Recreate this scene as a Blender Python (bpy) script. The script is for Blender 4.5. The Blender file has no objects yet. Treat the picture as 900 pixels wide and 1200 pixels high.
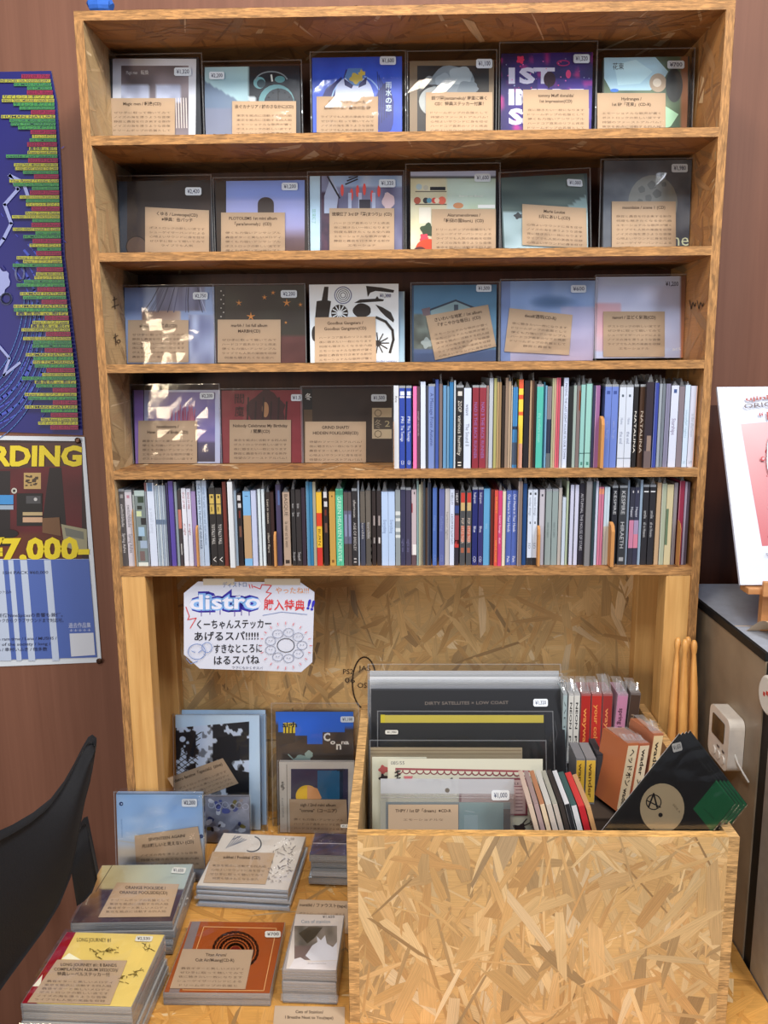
import bpy, math, random
from mathutils import Matrix, Vector
R = math.radians
sc = bpy.context.scene
col = bpy.data.collections.new('scene_objects'); sc.collection.children.link(col)

# ------------------------------------------------------------ camera, world, lights, exposure
CAM = Vector((.45208728, -1.22021611, .30851023)); FPX = 950.0
cd = bpy.data.cameras.new('camera'); cam = bpy.data.objects.new('camera', cd); col.objects.link(cam)
cam.location = CAM; cam.rotation_euler = (R(79.75482841), R(.45234216), R(1.19036455))
cd.sensor_fit = 'VERTICAL'; cd.sensor_height = 36; cd.sensor_width = 27; cd.lens = FPX * 36 / 1200
cd.clip_start = .02
sc.camera = cam
CR = cam.rotation_euler.to_matrix()

w = bpy.data.worlds.new('room'); sc.world = w; w.use_nodes = True
w.node_tree.nodes['Background'].inputs[0].default_value = (.86, .86, 1, 1)
w.node_tree.nodes['Background'].inputs[1].default_value = .20

def lamp(name, loc, aim, size, energy, color, sy=None):
    l = bpy.data.lights.new(name, 'AREA'); l.shape = 'RECTANGLE'; l.size = size; l.size_y = sy or size
    l.energy = energy; l.color = color
    o = bpy.data.objects.new(name, l); col.objects.link(o); o.location = loc
    o.rotation_euler = (Vector(aim) - Vector(loc)).to_track_quat('-Z', 'Y').to_euler()
    return o
lamp('ceiling_light', (1.35, -1.25, 1.75), (.45, 0, .1), .35, 26, (1, .95, .88))
lamp('ceiling_light', (.1, -2.2, 2.1), (.45, 0, 0), .4, 30, (.88, .94, 1))
lamp('counter_fill', (.45, -.62, 1.2), (.15, -.3, -.5), .25, 9, (1, .88, .72))  # added warm lamp that brightens the counter, no fixture known there
lamp('window_and_fill', (-1.25, -1.9, .25), (.2, -.2, -.4), .6, 13, (1, .93, .86))  # added low fill for the dim lower area, no window known there
lamp('window_and_fill', (-1.0, -3.0, .62), (.4, 0, .2), .30, 14, (1, .80, .55), .45)
lamp('window_and_fill', (2.2, -2.6, 1.5), (.4, 0, .2), .5, 22, (.82, .90, 1), .6)
sc.view_settings.view_transform = 'Standard'; sc.view_settings.look = 'None'
sc.view_settings.exposure = 0.0; sc.view_settings.gamma = 1
sc.view_settings.use_curve_mapping = False

# ------------------------------------------------------------ helpers
def lin(c):
    return tuple(((v / 255) / 12.92 if v / 255 <= .04045 else ((v / 255 + .055) / 1.055) ** 2.4) for v in c)
def ray(u, v): return CR @ Vector(((u - 450) / FPX, -(v - 600) / FPX, -1))
def aty(u, v, y): d = ray(u, v); return CAM + d * ((y - CAM.y) / d.y)
def atz(u, v, z): d = ray(u, v); return CAM + d * ((z - CAM.z) / d.z)
def atx(u, v, x): d = ray(u, v); return CAM + d * ((x - CAM.x) / d.x)

def hsh(i, j, s=0):
    n = (i * 374761393 + j * 668265263 + s * 1442695041) & 0xffffffff
    n = ((n ^ (n >> 13)) * 1274126177) & 0xffffffff
    return ((n ^ (n >> 16)) & 0xffff) / 65535
def vn(x, y, s=0):
    i, j = math.floor(x), math.floor(y); fx, fy = x - i, y - j
    fx = fx * fx * (3 - 2 * fx); fy = fy * fy * (3 - 2 * fy)
    a = hsh(i, j, s) * (1 - fx) + hsh(i + 1, j, s) * fx; b = hsh(i, j + 1, s) * (1 - fx) + hsh(i + 1, j + 1, s) * fx
    return a * (1 - fy) + b * fy
def mix(a, b, t):
    t = max(0, min(1, t)); return tuple(a[k] + (b[k] - a[k]) * t for k in range(3))
def grad(*st):                      # st: (t, colour) ...
    def f(t):
        if t <= st[0][0]: return st[0][1]
        for (a, ca), (b, cb) in zip(st, st[1:]):
            if t <= b: return mix(ca, cb, (t - a) / (b - a))
        return st[-1][1]
    return f

# ------------------------------------------------------------ materials
def mat(name):
    m = bpy.data.materials.new(name); m.use_nodes = True
    return m, m.node_tree, m.node_tree.nodes['Principled BSDF']
def N(t, k, **kw):
    n = t.nodes.new(k)
    for a, b in kw.items(): setattr(n, a, b)
    return n
def setin(n, **kw):
    for k, v in kw.items(): n.inputs[k.replace('_', ' ')].default_value = v
def mk_print(name, rough, coat=0.0, bump=0.0):
    m, t, p = mat(name)
    a = N(t, 'ShaderNodeVertexColor', layer_name='Col'); nz = N(t, 'ShaderNodeTexNoise'); setin(nz, Scale=260.0, Detail=3.0)
    mr = N(t, 'ShaderNodeMapRange'); setin(mr, To_Min=.93, To_Max=1.05)
    mx = N(t, 'ShaderNodeVectorMath', operation='SCALE')
    t.links.new(nz.outputs[0], mr.inputs[0]); t.links.new(a.outputs[0], mx.inputs[0]); t.links.new(mr.outputs[0], mx.inputs['Scale'])
    t.links.new(mx.outputs[0], p.inputs['Base Color'])
    p.inputs['Roughness'].default_value = rough; p.inputs['Coat Weight'].default_value = coat; p.inputs['Coat Roughness'].default_value = .06
    return m
M_PRINT = mk_print('printed_paper', .5)
M_GLOSS = mk_print('glossy_print', .42, .12)
M_KRAFT = mk_print('kraft_paper', .8)
def mk_film(name, tint, strength, rough, bscale, base=.03, fog=0.0):
    m, t, p = mat(name); t.nodes.remove(p); out = t.nodes['Material Output']
    tr = N(t, 'ShaderNodeBsdfTransparent'); tr.inputs[0].default_value = (*tint, 1)
    gl = N(t, 'ShaderNodeBsdfGlossy'); gl.inputs['Roughness'].default_value = rough; gl.inputs[0].default_value = (1, 1, 1, 1)
    fr = N(t, 'ShaderNodeFresnel'); fr.inputs[0].default_value = 1.38
    ad = N(t, 'ShaderNodeMath', operation='ADD'); ad.inputs[1].default_value = base; ad.use_clamp = True
    nz = N(t, 'ShaderNodeTexNoise'); setin(nz, Scale=bscale, Detail=2.0, Distortion=1.2)
    tc = N(t, 'ShaderNodeTexCoord'); bp = N(t, 'ShaderNodeBump'); bp.inputs['Strength'].default_value = strength; bp.inputs['Distance'].default_value = .002
    t.links.new(tc.outputs['Object'], nz.inputs['Vector']); t.links.new(nz.outputs[0], bp.inputs['Height'])
    t.links.new(bp.outputs[0], gl.inputs['Normal'])
    ms = N(t, 'ShaderNodeMixShader')
    t.links.new(fr.outputs[0], ad.inputs[0]); t.links.new(ad.outputs[0], ms.inputs[0])
    t.links.new(tr.outputs[0], ms.inputs[1]); t.links.new(gl.outputs[0], ms.inputs[2])
    last = ms
    if fog:
        df = N(t, 'ShaderNodeBsdfDiffuse'); df.inputs[0].default_value = (.75, .78, .82, 1)
        m2 = N(t, 'ShaderNodeMixShader'); m2.inputs[0].default_value = fog
        t.links.new(ms.outputs[0], m2.inputs[1]); t.links.new(df.outputs[0], m2.inputs[2]); last = m2
    t.links.new(last.outputs[0], out.inputs[0])
    return m
M_FILM = mk_film('clear_plastic_film', (.99, .992, .995), .5, .08, 15, .008)
M_CASE = mk_film('clear_case_plastic', (.92, .94, .96), .3, .05, 30, .06, .2)
M_FOG = mk_film('cloudy_plastic', (.93, .94, .96), .6, .12, 30, .05, .14)

def mk_osb(name, grain=.30):
    m, t, p = mat(name)
    a = N(t, 'ShaderNodeVertexColor', layer_name='Col'); uv = N(t, 'ShaderNodeUVMap', uv_map='UVMap')
    mp = N(t, 'ShaderNodeMapping'); mp.inputs['Scale'].default_value = (16, 900, 1)
    nz = N(t, 'ShaderNodeTexNoise'); setin(nz, Scale=1.0, Detail=4.0, Roughness=.65)
    t.links.new(uv.outputs[0], mp.inputs[0]); t.links.new(mp.outputs[0], nz.inputs['Vector'])
    mr = N(t, 'ShaderNodeMapRange'); setin(mr, From_Min=.25, From_Max=.75, To_Min=1 - grain, To_Max=1 + grain * .45)
    t.links.new(nz.outputs[0], mr.inputs[0])
    tc = N(t, 'ShaderNodeTexCoord'); n2 = N(t, 'ShaderNodeTexNoise'); setin(n2, Scale=9.0, Detail=3.0)
    t.links.new(tc.outputs['Object'], n2.inputs['Vector'])
    m2 = N(t, 'ShaderNodeMapRange'); setin(m2, From_Min=.3, From_Max=.7, To_Min=.88, To_Max=1.08); t.links.new(n2.outputs[0], m2.inputs[0])
    mm = N(t, 'ShaderNodeMath', operation='MULTIPLY'); t.links.new(mr.outputs[0], mm.inputs[0]); t.links.new(m2.outputs[0], mm.inputs[1])
    sc_ = N(t, 'ShaderNodeVectorMath', operation='SCALE'); t.links.new(a.outputs[0], sc_.inputs[0]); t.links.new(mm.outputs[0], sc_.inputs['Scale'])
    t.links.new(sc_.outputs[0], p.inputs['Base Color'])
    bp = N(t, 'ShaderNodeBump'); bp.inputs['Strength'].default_value = .35; bp.inputs['Distance'].default_value = .0006
    t.links.new(nz.outputs[0], bp.inputs['Height']); t.links.new(bp.outputs[0], p.inputs['Normal'])
    p.inputs['Roughness'].default_value = .55
    return m
M_OSB = mk_osb('strand_board')
def mk_edge(name, st):
    m, t, p = mat(name)
    a = N(t, 'ShaderNodeVertexColor', layer_name='Col'); tc = N(t, 'ShaderNodeTexCoord')
    vo = N(t, 'ShaderNodeTexVoronoi'); setin(vo, Scale=1.0); nz = N(t, 'ShaderNodeTexNoise'); setin(nz, Scale=1.0, Detail=4.0, Roughness=.7)
    mv = N(t, 'ShaderNodeMapping'); mv.inputs['Scale'].default_value = tuple(q * 90 for q in st); mn = N(t, 'ShaderNodeMapping'); mn.inputs['Scale'].default_value = tuple(q * 34 for q in st)
    t.links.new(tc.outputs['Object'], mv.inputs[0]); t.links.new(tc.outputs['Object'], mn.inputs[0]); t.links.new(mv.outputs[0], vo.inputs['Vector']); t.links.new(mn.outputs[0], nz.inputs['Vector'])
    sp = N(t, 'ShaderNodeSeparateColor'); t.links.new(vo.outputs['Color'], sp.inputs[0])
    r1 = N(t, 'ShaderNodeMapRange'); setin(r1, To_Min=.72, To_Max=1.2); t.links.new(sp.outputs[0], r1.inputs[0])
    r2 = N(t, 'ShaderNodeMapRange'); setin(r2, From_Min=.33, From_Max=.62, To_Min=.55, To_Max=1.18); t.links.new(nz.outputs[0], r2.inputs[0])
    mm = N(t, 'ShaderNodeMath', operation='MULTIPLY'); t.links.new(r1.outputs[0], mm.inputs[0]); t.links.new(r2.outputs[0], mm.inputs[1])
    s = N(t, 'ShaderNodeVectorMath', operation='SCALE'); t.links.new(a.outputs[0], s.inputs[0]); t.links.new(mm.outputs[0], s.inputs['Scale'])
    t.links.new(s.outputs[0], p.inputs['Base Color'])
    bp = N(t, 'ShaderNodeBump'); bp.inputs['Strength'].default_value = .5; bp.inputs['Distance'].default_value = .0008
    t.links.new(nz.outputs[0], bp.inputs['Height']); t.links.new(bp.outputs[0], p.inputs['Normal'])
    p.inputs['Roughness'].default_value = .7
    return m
M_EDGE = mk_edge('strand_board_edge', (1, 6, 7)); M_EDGEV = mk_edge('strand_board_edge_upright', (7, 6, 1))
def mk_wood(name, c1, c2, axis='z', scale=9, rough=.5, stretch=14, bump=.15):
    m, t, p = mat(name); tc = N(t, 'ShaderNodeTexCoord'); mp = N(t, 'ShaderNodeMapping')
    s = {'z': (scale * stretch, scale * stretch, scale), 'x': (scale, scale * stretch, scale * stretch)}[axis]
    mp.inputs['Scale'].default_value = s
    nz = N(t, 'ShaderNodeTexNoise'); setin(nz, Scale=1.0, Detail=5.0, Roughness=.6, Distortion=.4)
    t.links.new(tc.outputs['Object'], mp.inputs[0]); t.links.new(mp.outputs[0], nz.inputs['Vector'])
    cr = N(t, 'ShaderNodeValToRGB'); cr.color_ramp.elements[0].position = .3; cr.color_ramp.elements[1].position = .72
    cr.color_ramp.elements[0].color = (*lin(c1), 1); cr.color_ramp.elements[1].color = (*lin(c2), 1)
    t.links.new(nz.outputs[0], cr.inputs[0]); t.links.new(cr.outputs[0], p.inputs['Base Color'])
    bp = N(t, 'ShaderNodeBump'); bp.inputs['Strength'].default_value = bump; bp.inputs['Distance'].default_value = .001
    t.links.new(nz.outputs[0], bp.inputs['Height']); t.links.new(bp.outputs[0], p.inputs['Normal'])
    p.inputs['Roughness'].default_value = rough
    return m
M_PINE = mk_wood('pine', (196, 146, 84), (224, 178, 112), scale=5, stretch=18)
M_WALL = mk_wood('brown_plywood', (114, 73, 55), (127, 84, 65), scale=2.2, stretch=30, rough=.62, bump=.3)
M_STICK = mk_wood('hickory', (200, 140, 74), (224, 168, 96), scale=12, stretch=10, rough=.35)
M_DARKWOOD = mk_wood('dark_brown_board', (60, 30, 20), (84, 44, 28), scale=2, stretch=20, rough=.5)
def mk_plain(name, c, rough=.5, metal=0.0, coat=0.0, nscale=60, var=.08, bump=0.0):
    m, t, p = mat(name); tc = N(t, 'ShaderNodeTexCoord'); nz = N(t, 'ShaderNodeTexNoise'); setin(nz, Scale=float(nscale), Detail=4.0)
    t.links.new(tc.outputs['Object'], nz.inputs['Vector'])
    cr = N(t, 'ShaderNodeValToRGB'); cr.color_ramp.elements[0].position = .3; cr.color_ramp.elements[1].position = .7
    b = lin(c); cr.color_ramp.elements[0].color = (*[v * (1 - var) for v in b], 1); cr.color_ramp.elements[1].color = (*[min(1, v * (1 + var)) for v in b], 1)
    t.links.new(nz.outputs[0], cr.inputs[0]); t.links.new(cr.outputs[0], p.inputs['Base Color'])
    if bump:
        bp = N(t, 'ShaderNodeBump'); bp.inputs['Strength'].default_value = bump; bp.inputs['Distance'].default_value = .001
        t.links.new(nz.outputs[0], bp.inputs['Height']); t.links.new(bp.outputs[0], p.inputs['Normal'])
    p.inputs['Roughness'].default_value = rough; p.inputs['Metallic'].default_value = metal; p.inputs['Coat Weight'].default_value = coat
    return m

# ------------------------------------------------------------ mesh builder
class G:
    def __init__(s): s.v = []; s.f = []; s.c = []; s.m = []; s.uv = []
    def face(s, pts, c, m=0, uv=None):
        n = len(s.v); s.v += [tuple(p) for p in pts]; s.f.append(tuple(range(n, n + len(pts))))
        s.c.append(c); s.m.append(m); s.uv.append(uv)
    def tris(s, verts, faces, c, m=0):
        n = len(s.v); s.v += verts
        for f in faces: s.f.append(tuple(i + n for i in f)); s.c.append(c); s.m.append(m); s.uv.append(None)
    def box(s, x0, x1, y0, y1, z0, z1, c=(200, 200, 200), m=0):
        P = [(x, y, z) for z in (z0, z1) for y in (y0, y1) for x in (x0, x1)]
        s.tris(P, [(0, 2, 3, 1), (4, 5, 7, 6), (0, 1, 5, 4), (2, 6, 7, 3), (0, 4, 6, 2), (1, 3, 7, 5)], c, m)
    def build(s, name, mats, parent=None, mtx=None, smooth=False, bevel=0, obcol=None):
        me = bpy.data.meshes.new(name); me.from_pydata([tuple(v) for v in s.v], [], s.f)
        for mm in (mats if isinstance(mats, (list, tuple)) else [mats]): me.materials.append(mm)
        me.polygons.foreach_set('material_index', s.m)
        ca = me.color_attributes.new('Col', 'FLOAT_COLOR', 'CORNER'); buf = []; cache = {}
        for f, c in zip(s.f, s.c):
            if isinstance(c, list):
                for cc in c: buf += [*lin(cc), 1.0]
            else:
                k = cache.get(c)
                if k is None: k = cache[c] = [*lin(c), 1.0]
                buf += k * len(f)
        ca.data.foreach_set('color', buf)
        if any(s.uv):
            ul = me.uv_layers.new(name='UVMap'); ub = []
            for f, u in zip(s.f, s.uv):
                if u: 
                    for q in u: ub += [q[0], q[1]]
                else:
                    for i in f: vv = s.v[i]; ub += [vv[0], vv[2] + vv[1] * .7]
            ul.data.foreach_set('uv', ub)
        if smooth: me.polygons.foreach_set('use_smooth', [True] * len(s.f))
        me.update()
        o = bpy.data.objects.new(name, me); col.objects.link(o)
        if mtx is not None: o.matrix_world = mtx
        if parent: o.parent = parent
        if bevel:
            b = o.modifiers.new('bevel', 'BEVEL'); b.width = bevel; b.segments = 2; b.limit_method = 'ANGLE'
        return o
LABELS = {}
def tag(o, label, cat, group=None, kind=None):
    o['label'] = label; o['category'] = cat
    if group: o['group'] = group
    if kind: o['kind'] = kind
    LABELS.setdefault(label, []).append(o.name)
    return o
def thing(name, label, cat, mtx=None, group=None):
    o = bpy.data.objects.new(name, None); col.objects.link(o); o.empty_display_size = .02
    if mtx is not None: o.matrix_world = mtx
    return tag(o, label, cat, group)
def structure(o): o['kind'] = 'structure'; return o
def tube(g, pts, r, c=(200, 200, 200), n=8, m=0, cap=True):
    rs = r if isinstance(r, (list, tuple)) else [r] * len(pts)
    P = [Vector(p) for p in pts]; base = len(g.v); up = Vector((.13, .31, .94))
    for i, p in enumerate(P):
        d = (P[min(i + 1, len(P) - 1)] - P[max(i - 1, 0)]).normalized(); a = d.cross(up).normalized(); b = d.cross(a)
        for k in range(n):
            t = 2 * math.pi * k / n; g.v.append(tuple(p + (a * math.cos(t) + b * math.sin(t)) * rs[i]))
    for i in range(len(P) - 1):
        for k in range(n):
            q = (k + 1) % n; g.f.append((base + i * n + k, base + i * n + q, base + (i + 1) * n + q, base + (i + 1) * n + k)); g.c.append(c); g.m.append(m); g.uv.append(None)
    if cap:
        for e in (0, len(P) - 1):
            g.f.append(tuple(base + e * n + k for k in (range(n) if e else range(n - 1, -1, -1)))); g.c.append(c); g.m.append(m); g.uv.append(None)

# text glyph meshes made by the built-in font
_tc = bpy.data.curves.new('lettering', 'FONT'); _tc.resolution_u = 2; _to = bpy.data.objects.new('lettering', _tc); col.objects.link(_to)
_cache = {}
def glyphs(t, bold=0.0):
    k = (t, bold)
    if k not in _cache:
        _tc.body = t; _tc.offset = bold; _to.update_tag(); bpy.context.view_layer.update()
        ev = _to.evaluated_get(bpy.context.evaluated_depsgraph_get()); me = ev.to_mesh()
        v = [(a.co.x, a.co.y) for a in me.vertices]; f = [tuple(p.vertices) for p in me.polygons]; ev.to_mesh_clear()
        if not v: v = [(0, 0)]
        x0 = min(a[0] for a in v); x1 = max(a[0] for a in v); y0 = min(a[1] for a in v)
        _cache[k] = ([(a - x0, b) for a, b in v], f, max(x1 - x0, .01))
    return _cache[k]

class Art:
    """Flat print on a frame F (x right, y up on the print, z out of it). Points are given as photograph pixels and
    dropped on to the real plane of the print, so every mark has its place in metres on the object."""
    def __init__(s, F, z=0.0, eps=4e-5):
        s.F = F; s.I = F.inverted(); s.z = z; s.lay = 0; s.e = eps; s.g = G(); s.o = s.I @ CAM; s.A = s.I.to_3x3(); s.lim = None
    def p(s, u, v):
        d = s.A @ ray(u, v); t = (s.z - s.o.z) / d.z; q = s.o + d * t; return (q.x, q.y)
    def up(s): s.lay += 1; return s.z + s.lay * s.e
    def poly(s, pts, c, px=True, lay=True):
        h = s.up() if lay else s.z + s.lay * s.e
        P = [s.p(*q) if px else q for q in pts]
        a = sum(P[i][0] * P[(i + 1) % len(P)][1] - P[(i + 1) % len(P)][0] * P[i][1] for i in range(len(P)))
        if a < 0: P = P[::-1]
        s.g.face([(x, y, h) for x, y in P], c); return s
    def rect(s, l, t, r, b, c): return s.poly([(l, t), (r, t), (r, b), (l, b)], c)
    def circ(s, x, y, r, c, ry=None, n=22, wob=0, lay=True):
        ry = ry or r
        return s.poly([(x + r * (1 + wob * math.sin(5 * k + x)) * math.cos(2 * math.pi * k / n), y + ry * (1 + wob * math.sin(5 * k + x)) * math.sin(2 * math.pi * k / n)) for k in range(n)], c, lay=lay)
    def line(s, pts, w, c):
        h = s.up()
        for (a, b) in zip(pts, pts[1:]):
            dx, dy = b[0] - a[0], b[1] - a[1]; L = math.hypot(dx, dy) or 1; nx, ny = -dy / L * w / 2, dx / L * w / 2; ex, ey = dx / L * w * .3, dy / L * w * .3
            P = [s.p(a[0] - ex + nx, a[1] - ey + ny), s.p(b[0] + ex + nx, b[1] + ey + ny), s.p(b[0] + ex - nx, b[1] + ey - ny), s.p(a[0] - ex - nx, a[1] - ey - ny)]
            s.g.face([(x, y, h) for x, y in P], c)
        return s
    def ring(s, x, y, r, w, c, ry=None, a0=0, a1=360, n=26):
        ry = ry or r
        return s.line([(x + r * math.cos(R(a0 + (a1 - a0) * k / n)), y + ry * math.sin(R(a0 + (a1 - a0) * k / n))) for k in range(n + 1)], w, c)
    def grid(s, quad, fn, nx=30, ny=26):
        """quad tl,tr,br,bl in pixels; fn(u, v) -> colour with v down"""
        h = s.up(); tl, tr, br, bl = [s.p(*q) for q in quad]; base = len(s.g.v); C = []
        for j in range(ny + 1):
            for i in range(nx + 1):
                u, v = i / nx, j / ny
                x = (tl[0] * (1 - u) + tr[0] * u) * (1 - v) + (bl[0] * (1 - u) + br[0] * u) * v
                y = (tl[1] * (1 - u) + tr[1] * u) * (1 - v) + (bl[1] * (1 - u) + br[1] * u) * v
                s.g.v.append((x, y, h)); C.append(tuple(fn(u, v)))
        for j in range(ny):
            for i in range(nx):
                q = [j * (nx + 1) + i, (j + 1) * (nx + 1) + i, (j + 1) * (nx + 1) + i + 1, j * (nx + 1) + i + 1]
                s.g.f.append(tuple(base + k for k in q)); s.g.c.append([C[k] for k in q]); s.g.m.append(0); s.g.uv.append(None)
        return s
    def fill(s, l, t, r, b, fn, nx=30, ny=26): return s.grid([(l, t), (r, t), (r, b), (l, b)], fn, nx, ny)
    def text(s, t, x0, y0, x1, y1, h, c, bold=0.0, lay=True, fitw=True):
        """baseline runs from pixel (x0,y0) to (x1,y1); h = capital height in pixels"""
        z = s.up() if lay else s.z + s.lay * s.e
        V, F, W = glyphs(t, bold); a, b = s.p(x0, y0), s.p(x1, y1)
        L = math.hypot(x1 - x0, y1 - y0) or 1; q = s.p(x0 + (y1 - y0) / L * h, y0 - (x1 - x0) / L * h)
        ux, uy = ((b[0] - a[0]) / W, (b[1] - a[1]) / W); vx, vy = ((q[0] - a[0]) / .7, (q[1] - a[1]) / .7)
        s.g.tris([(a[0] + ux * x + vx * y, a[1] + uy * x + vy * y, z) for x, y in V], F, c); return s
    def build(s, name, m, parent):
        if s.lim:
            a, b, c, d = s.lim; s.g.v = [(min(max(v[0], a), b), min(max(v[1], c), d), v[2]) for v in s.g.v]
        return s.g.build(name, m, parent=parent)
FV = lambda x, y, z, lean=0, yaw=0, roll=0: Matrix.Translation((x, y, z)) @ Matrix.Rotation(R(yaw), 4, 'Z') @ Matrix.Rotation(R(90 - lean), 4, 'X') @ Matrix.Rotation(R(roll), 4, 'Z')
def film(parent, x0, x1, y0, y1, z, m=None, amp=.0006, n=7, seed=1, name='sleeve', back=None):
    g = G(); rd = random.Random(seed); C = (235, 238, 242)
    for j in range(n + 1):
        for i in range(n + 1):
            e = i in (0, n) or j in (0, n)
            g.v.append((x0 + (x1 - x0) * i / n + rd.uniform(-1, 1) * .0006, y0 + (y1 - y0) * j / n + (rd.uniform(-1, 1) * .0009 if j == n else 0), z + (0 if e else rd.uniform(-1, 1) * amp)))
    for j in range(n):
        for i in range(n):
            a = j * (n + 1) + i; g.f.append((a, a + 1, a + n + 2, a + n + 1)); g.c.append(C); g.m.append(0); g.uv.append(None)
    if back is not None:          # the bag wraps round the sides to its back sheet
        for (xa, xb) in ((x0, x0 + .0008), (x1 - .0008, x1)):
            xx = xa if xa == x0 else xb
            g.face([(xx, y0, z), (xx, y0, back), (xx, y1, back), (xx, y1, z)], C)
        g.face([(x0, y0, back), (x1, y0, back), (x1, y1, back), (x0, y1, back)], C)
    if back is not None:          # welded seams round the bag
        for q in ((x0, x0 + .0016, y0, y1), (x1 - .0016, x1, y0, y1), (x0, x1, y1 - .0014, y1 + .0002)):
            g.face([(q[0], q[2], z + .0004), (q[1], q[2], z + .0004), (q[1], q[3], z + .0004), (q[0], q[3], z + .0004)], C, 1)
    return g.build(name, [m or M_FILM, M_FOG], parent=parent, smooth=False)

# ------------------------------------------------------------ strand board
OSBP = dict(
    shelf=[(176, 126, 74), (160, 110, 62), (186, 138, 88), (148, 100, 56), (168, 130, 90), (134, 94, 58)],
    crate=[(224, 184, 124), (212, 168, 108), (236, 204, 150), (218, 176, 118), (200, 152, 96), (240, 214, 166), (180, 150, 108), (228, 190, 136)],
    table=[(216, 158, 80), (206, 146, 68), (224, 168, 92), (196, 134, 60), (212, 160, 92)],  # more orange than the other boards
    back=[(222, 182, 122), (208, 162, 102), (230, 196, 140), (198, 154, 98), (226, 188, 130), (190, 158, 110)],
    pale=[(190, 164, 124), (176, 148, 108), (200, 176, 138), (160, 136, 102), (184, 150, 110)])
def clip(P, a0, a1, b0, b1):
    for ax, lim, sg in ((0, a0, 1), (0, a1, -1), (1, b0, 1), (1, b1, -1)):
        Q = []
        for i in range(len(P)):
            p, q = P[i], P[(i + 1) % len(P)]; dp, dq = (p[ax] - lim) * sg, (q[ax] - lim) * sg
            if dp >= 0: Q.append(p)
            if (dp >= 0) != (dq >= 0):
                t = dp / (dp - dq); Q.append((p[0] + (q[0] - p[0]) * t, p[1] + (q[1] - p[1]) * t))
        P = Q
        if len(P) < 3: return []
    return P
def flakes(g, O, U, V, a, b, pal, rd, cover=2.6, big=1.0, mi=0, depth=.0005, upright=0):
    """wood strands pressed in the face that starts at O and runs a along U, b along V"""
    O, U, V = Vector(O), Vector(U), Vector(V); Nn = U.cross(V).normalized(); n = int(a * b / (.0011 * big) * cover)
    mean = tuple(sum(c[i] for c in pal) / len(pal) for i in range(3)); pal = [mix(mean, c, .55) for c in pal]
    for k in range(n):
        L = rd.uniform(.045, .13) * big ** .5; W = rd.choice((.003, .005, .008, .012, .018)) * rd.uniform(.7, 1.1) * big ** .5
        ang = rd.gauss(math.pi / 2, .6) if upright and rd.random() < .6 else rd.uniform(0, math.pi)
        cx, cy = rd.uniform(-.02, a + .02), rd.uniform(-.02, b + .02); c, s = math.cos(ang), math.sin(ang)
        j = lambda q: q * rd.uniform(.35, 1.0)
        loc = [(-j(L) / 2, -j(W) / 2), (0, -W / 2 * rd.uniform(.8, 1.1)), (j(L) / 2, -j(W) / 2), (j(L) / 2 * 1.05, j(W) / 2), (0, W / 2 * rd.uniform(.8, 1.1)), (-j(L) / 2 * .95, j(W) / 2)]
        P = clip([(cx + x * c - y * s, cy + x * s + y * c) for x, y in loc], 0, a, 0, b)
        if len(P) < 3: continue
        h = depth * (k + 1) / n; base = rd.choice(pal); f = rd.uniform(.93, 1.06)
        if rd.random() < .05: base = mix(base, (246, 226, 190), .6)
        if rd.random() < .04: base = mix(base, (140, 114, 82), .55)
        cc = tuple(min(255, q * f) for q in base); ou = rd.uniform(0, 40)
        g.face([O + U * x + V * y + Nn * h for x, y in P], cc, mi, [(((x - cx) * c + (y - cy) * s) + ou, (-(x - cx) * s + (y - cy) * c) + ou) for x, y in P])
def board(name, x0, x1, y0, y1, z0, z1, parent, faces='', pal='shelf', edge=(172, 126, 76), seed=0, cover=2.6, big=1.0, base=None, upright=0):
    g = G(); P = OSBP[pal]; rd = random.Random(seed)
    g.box(x0, x1, y0, y1, z0, z1, edge, 1)
    # faces that carry strands get a base colour of the board
    S = {'f': ((x0, y0, z0), (1, 0, 0), (0, 0, 1), x1 - x0, z1 - z0), 'b': ((x1, y1, z0), (-1, 0, 0), (0, 0, 1), x1 - x0, z1 - z0),
         'l': ((x0, y1, z0), (0, -1, 0), (0, 0, 1), y1 - y0, z1 - z0), 'r': ((x1, y0, z0), (0, 1, 0), (0, 0, 1), y1 - y0, z1 - z0),
         'u': ((x0, y0, z1), (1, 0, 0), (0, 1, 0), x1 - x0, y1 - y0), 'd': ((x0, y1, z0), (1, 0, 0), (0, -1, 0), x1 - x0, y1 - y0)}
    for f in faces:
        O, U, V, a, b = S[f]; Nn = Vector(U).cross(Vector(V)).normalized(); O = Vector(O)
        g.face([O + Nn * 2e-5, O + Vector(U) * a + Nn * 2e-5, O + Vector(U) * a + Vector(V) * b + Nn * 2e-5, O + Vector(V) * b + Nn * 2e-5], base or P[0], 0, [(0, 0), (a, 0), (a, b), (0, b)])
        flakes(g, O, U, V, a, b, P, rd, cover, big, 0, .0005, upright)
    return g.build(name, [M_OSB, M_EDGEV if (z1 - z0) > max(x1 - x0, y1 - y0) else M_EDGE], parent=parent)

# ============================================================ setting
T = -.515                                      # height of the table top; z = 0 is the top of the lowest shelf
YW = .205                                      # the wall behind the bookcase
g = G(); g.box(-1.6, 2.4, YW, YW + .05, -1.25, 1.6); structure(g.build('wall_back', M_WALL))
M_FLOOR = mk_wood('floor_boards', (70, 48, 38), (92, 64, 50), axis='x', scale=2, stretch=16)
g = G(); g.box(-1.6, 2.4, -3.4, YW + .05, -1.27, -1.25); structure(g.build('floor', M_FLOOR))
g = G(); g.box(.915, 1.6, YW - .006, YW, -.9, aty(845, 475, YW - .006).z); structure(g.build('wall_shade_1', M_DARKWOOD))  # dark sheet standing in for the shadow on the right wall

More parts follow.
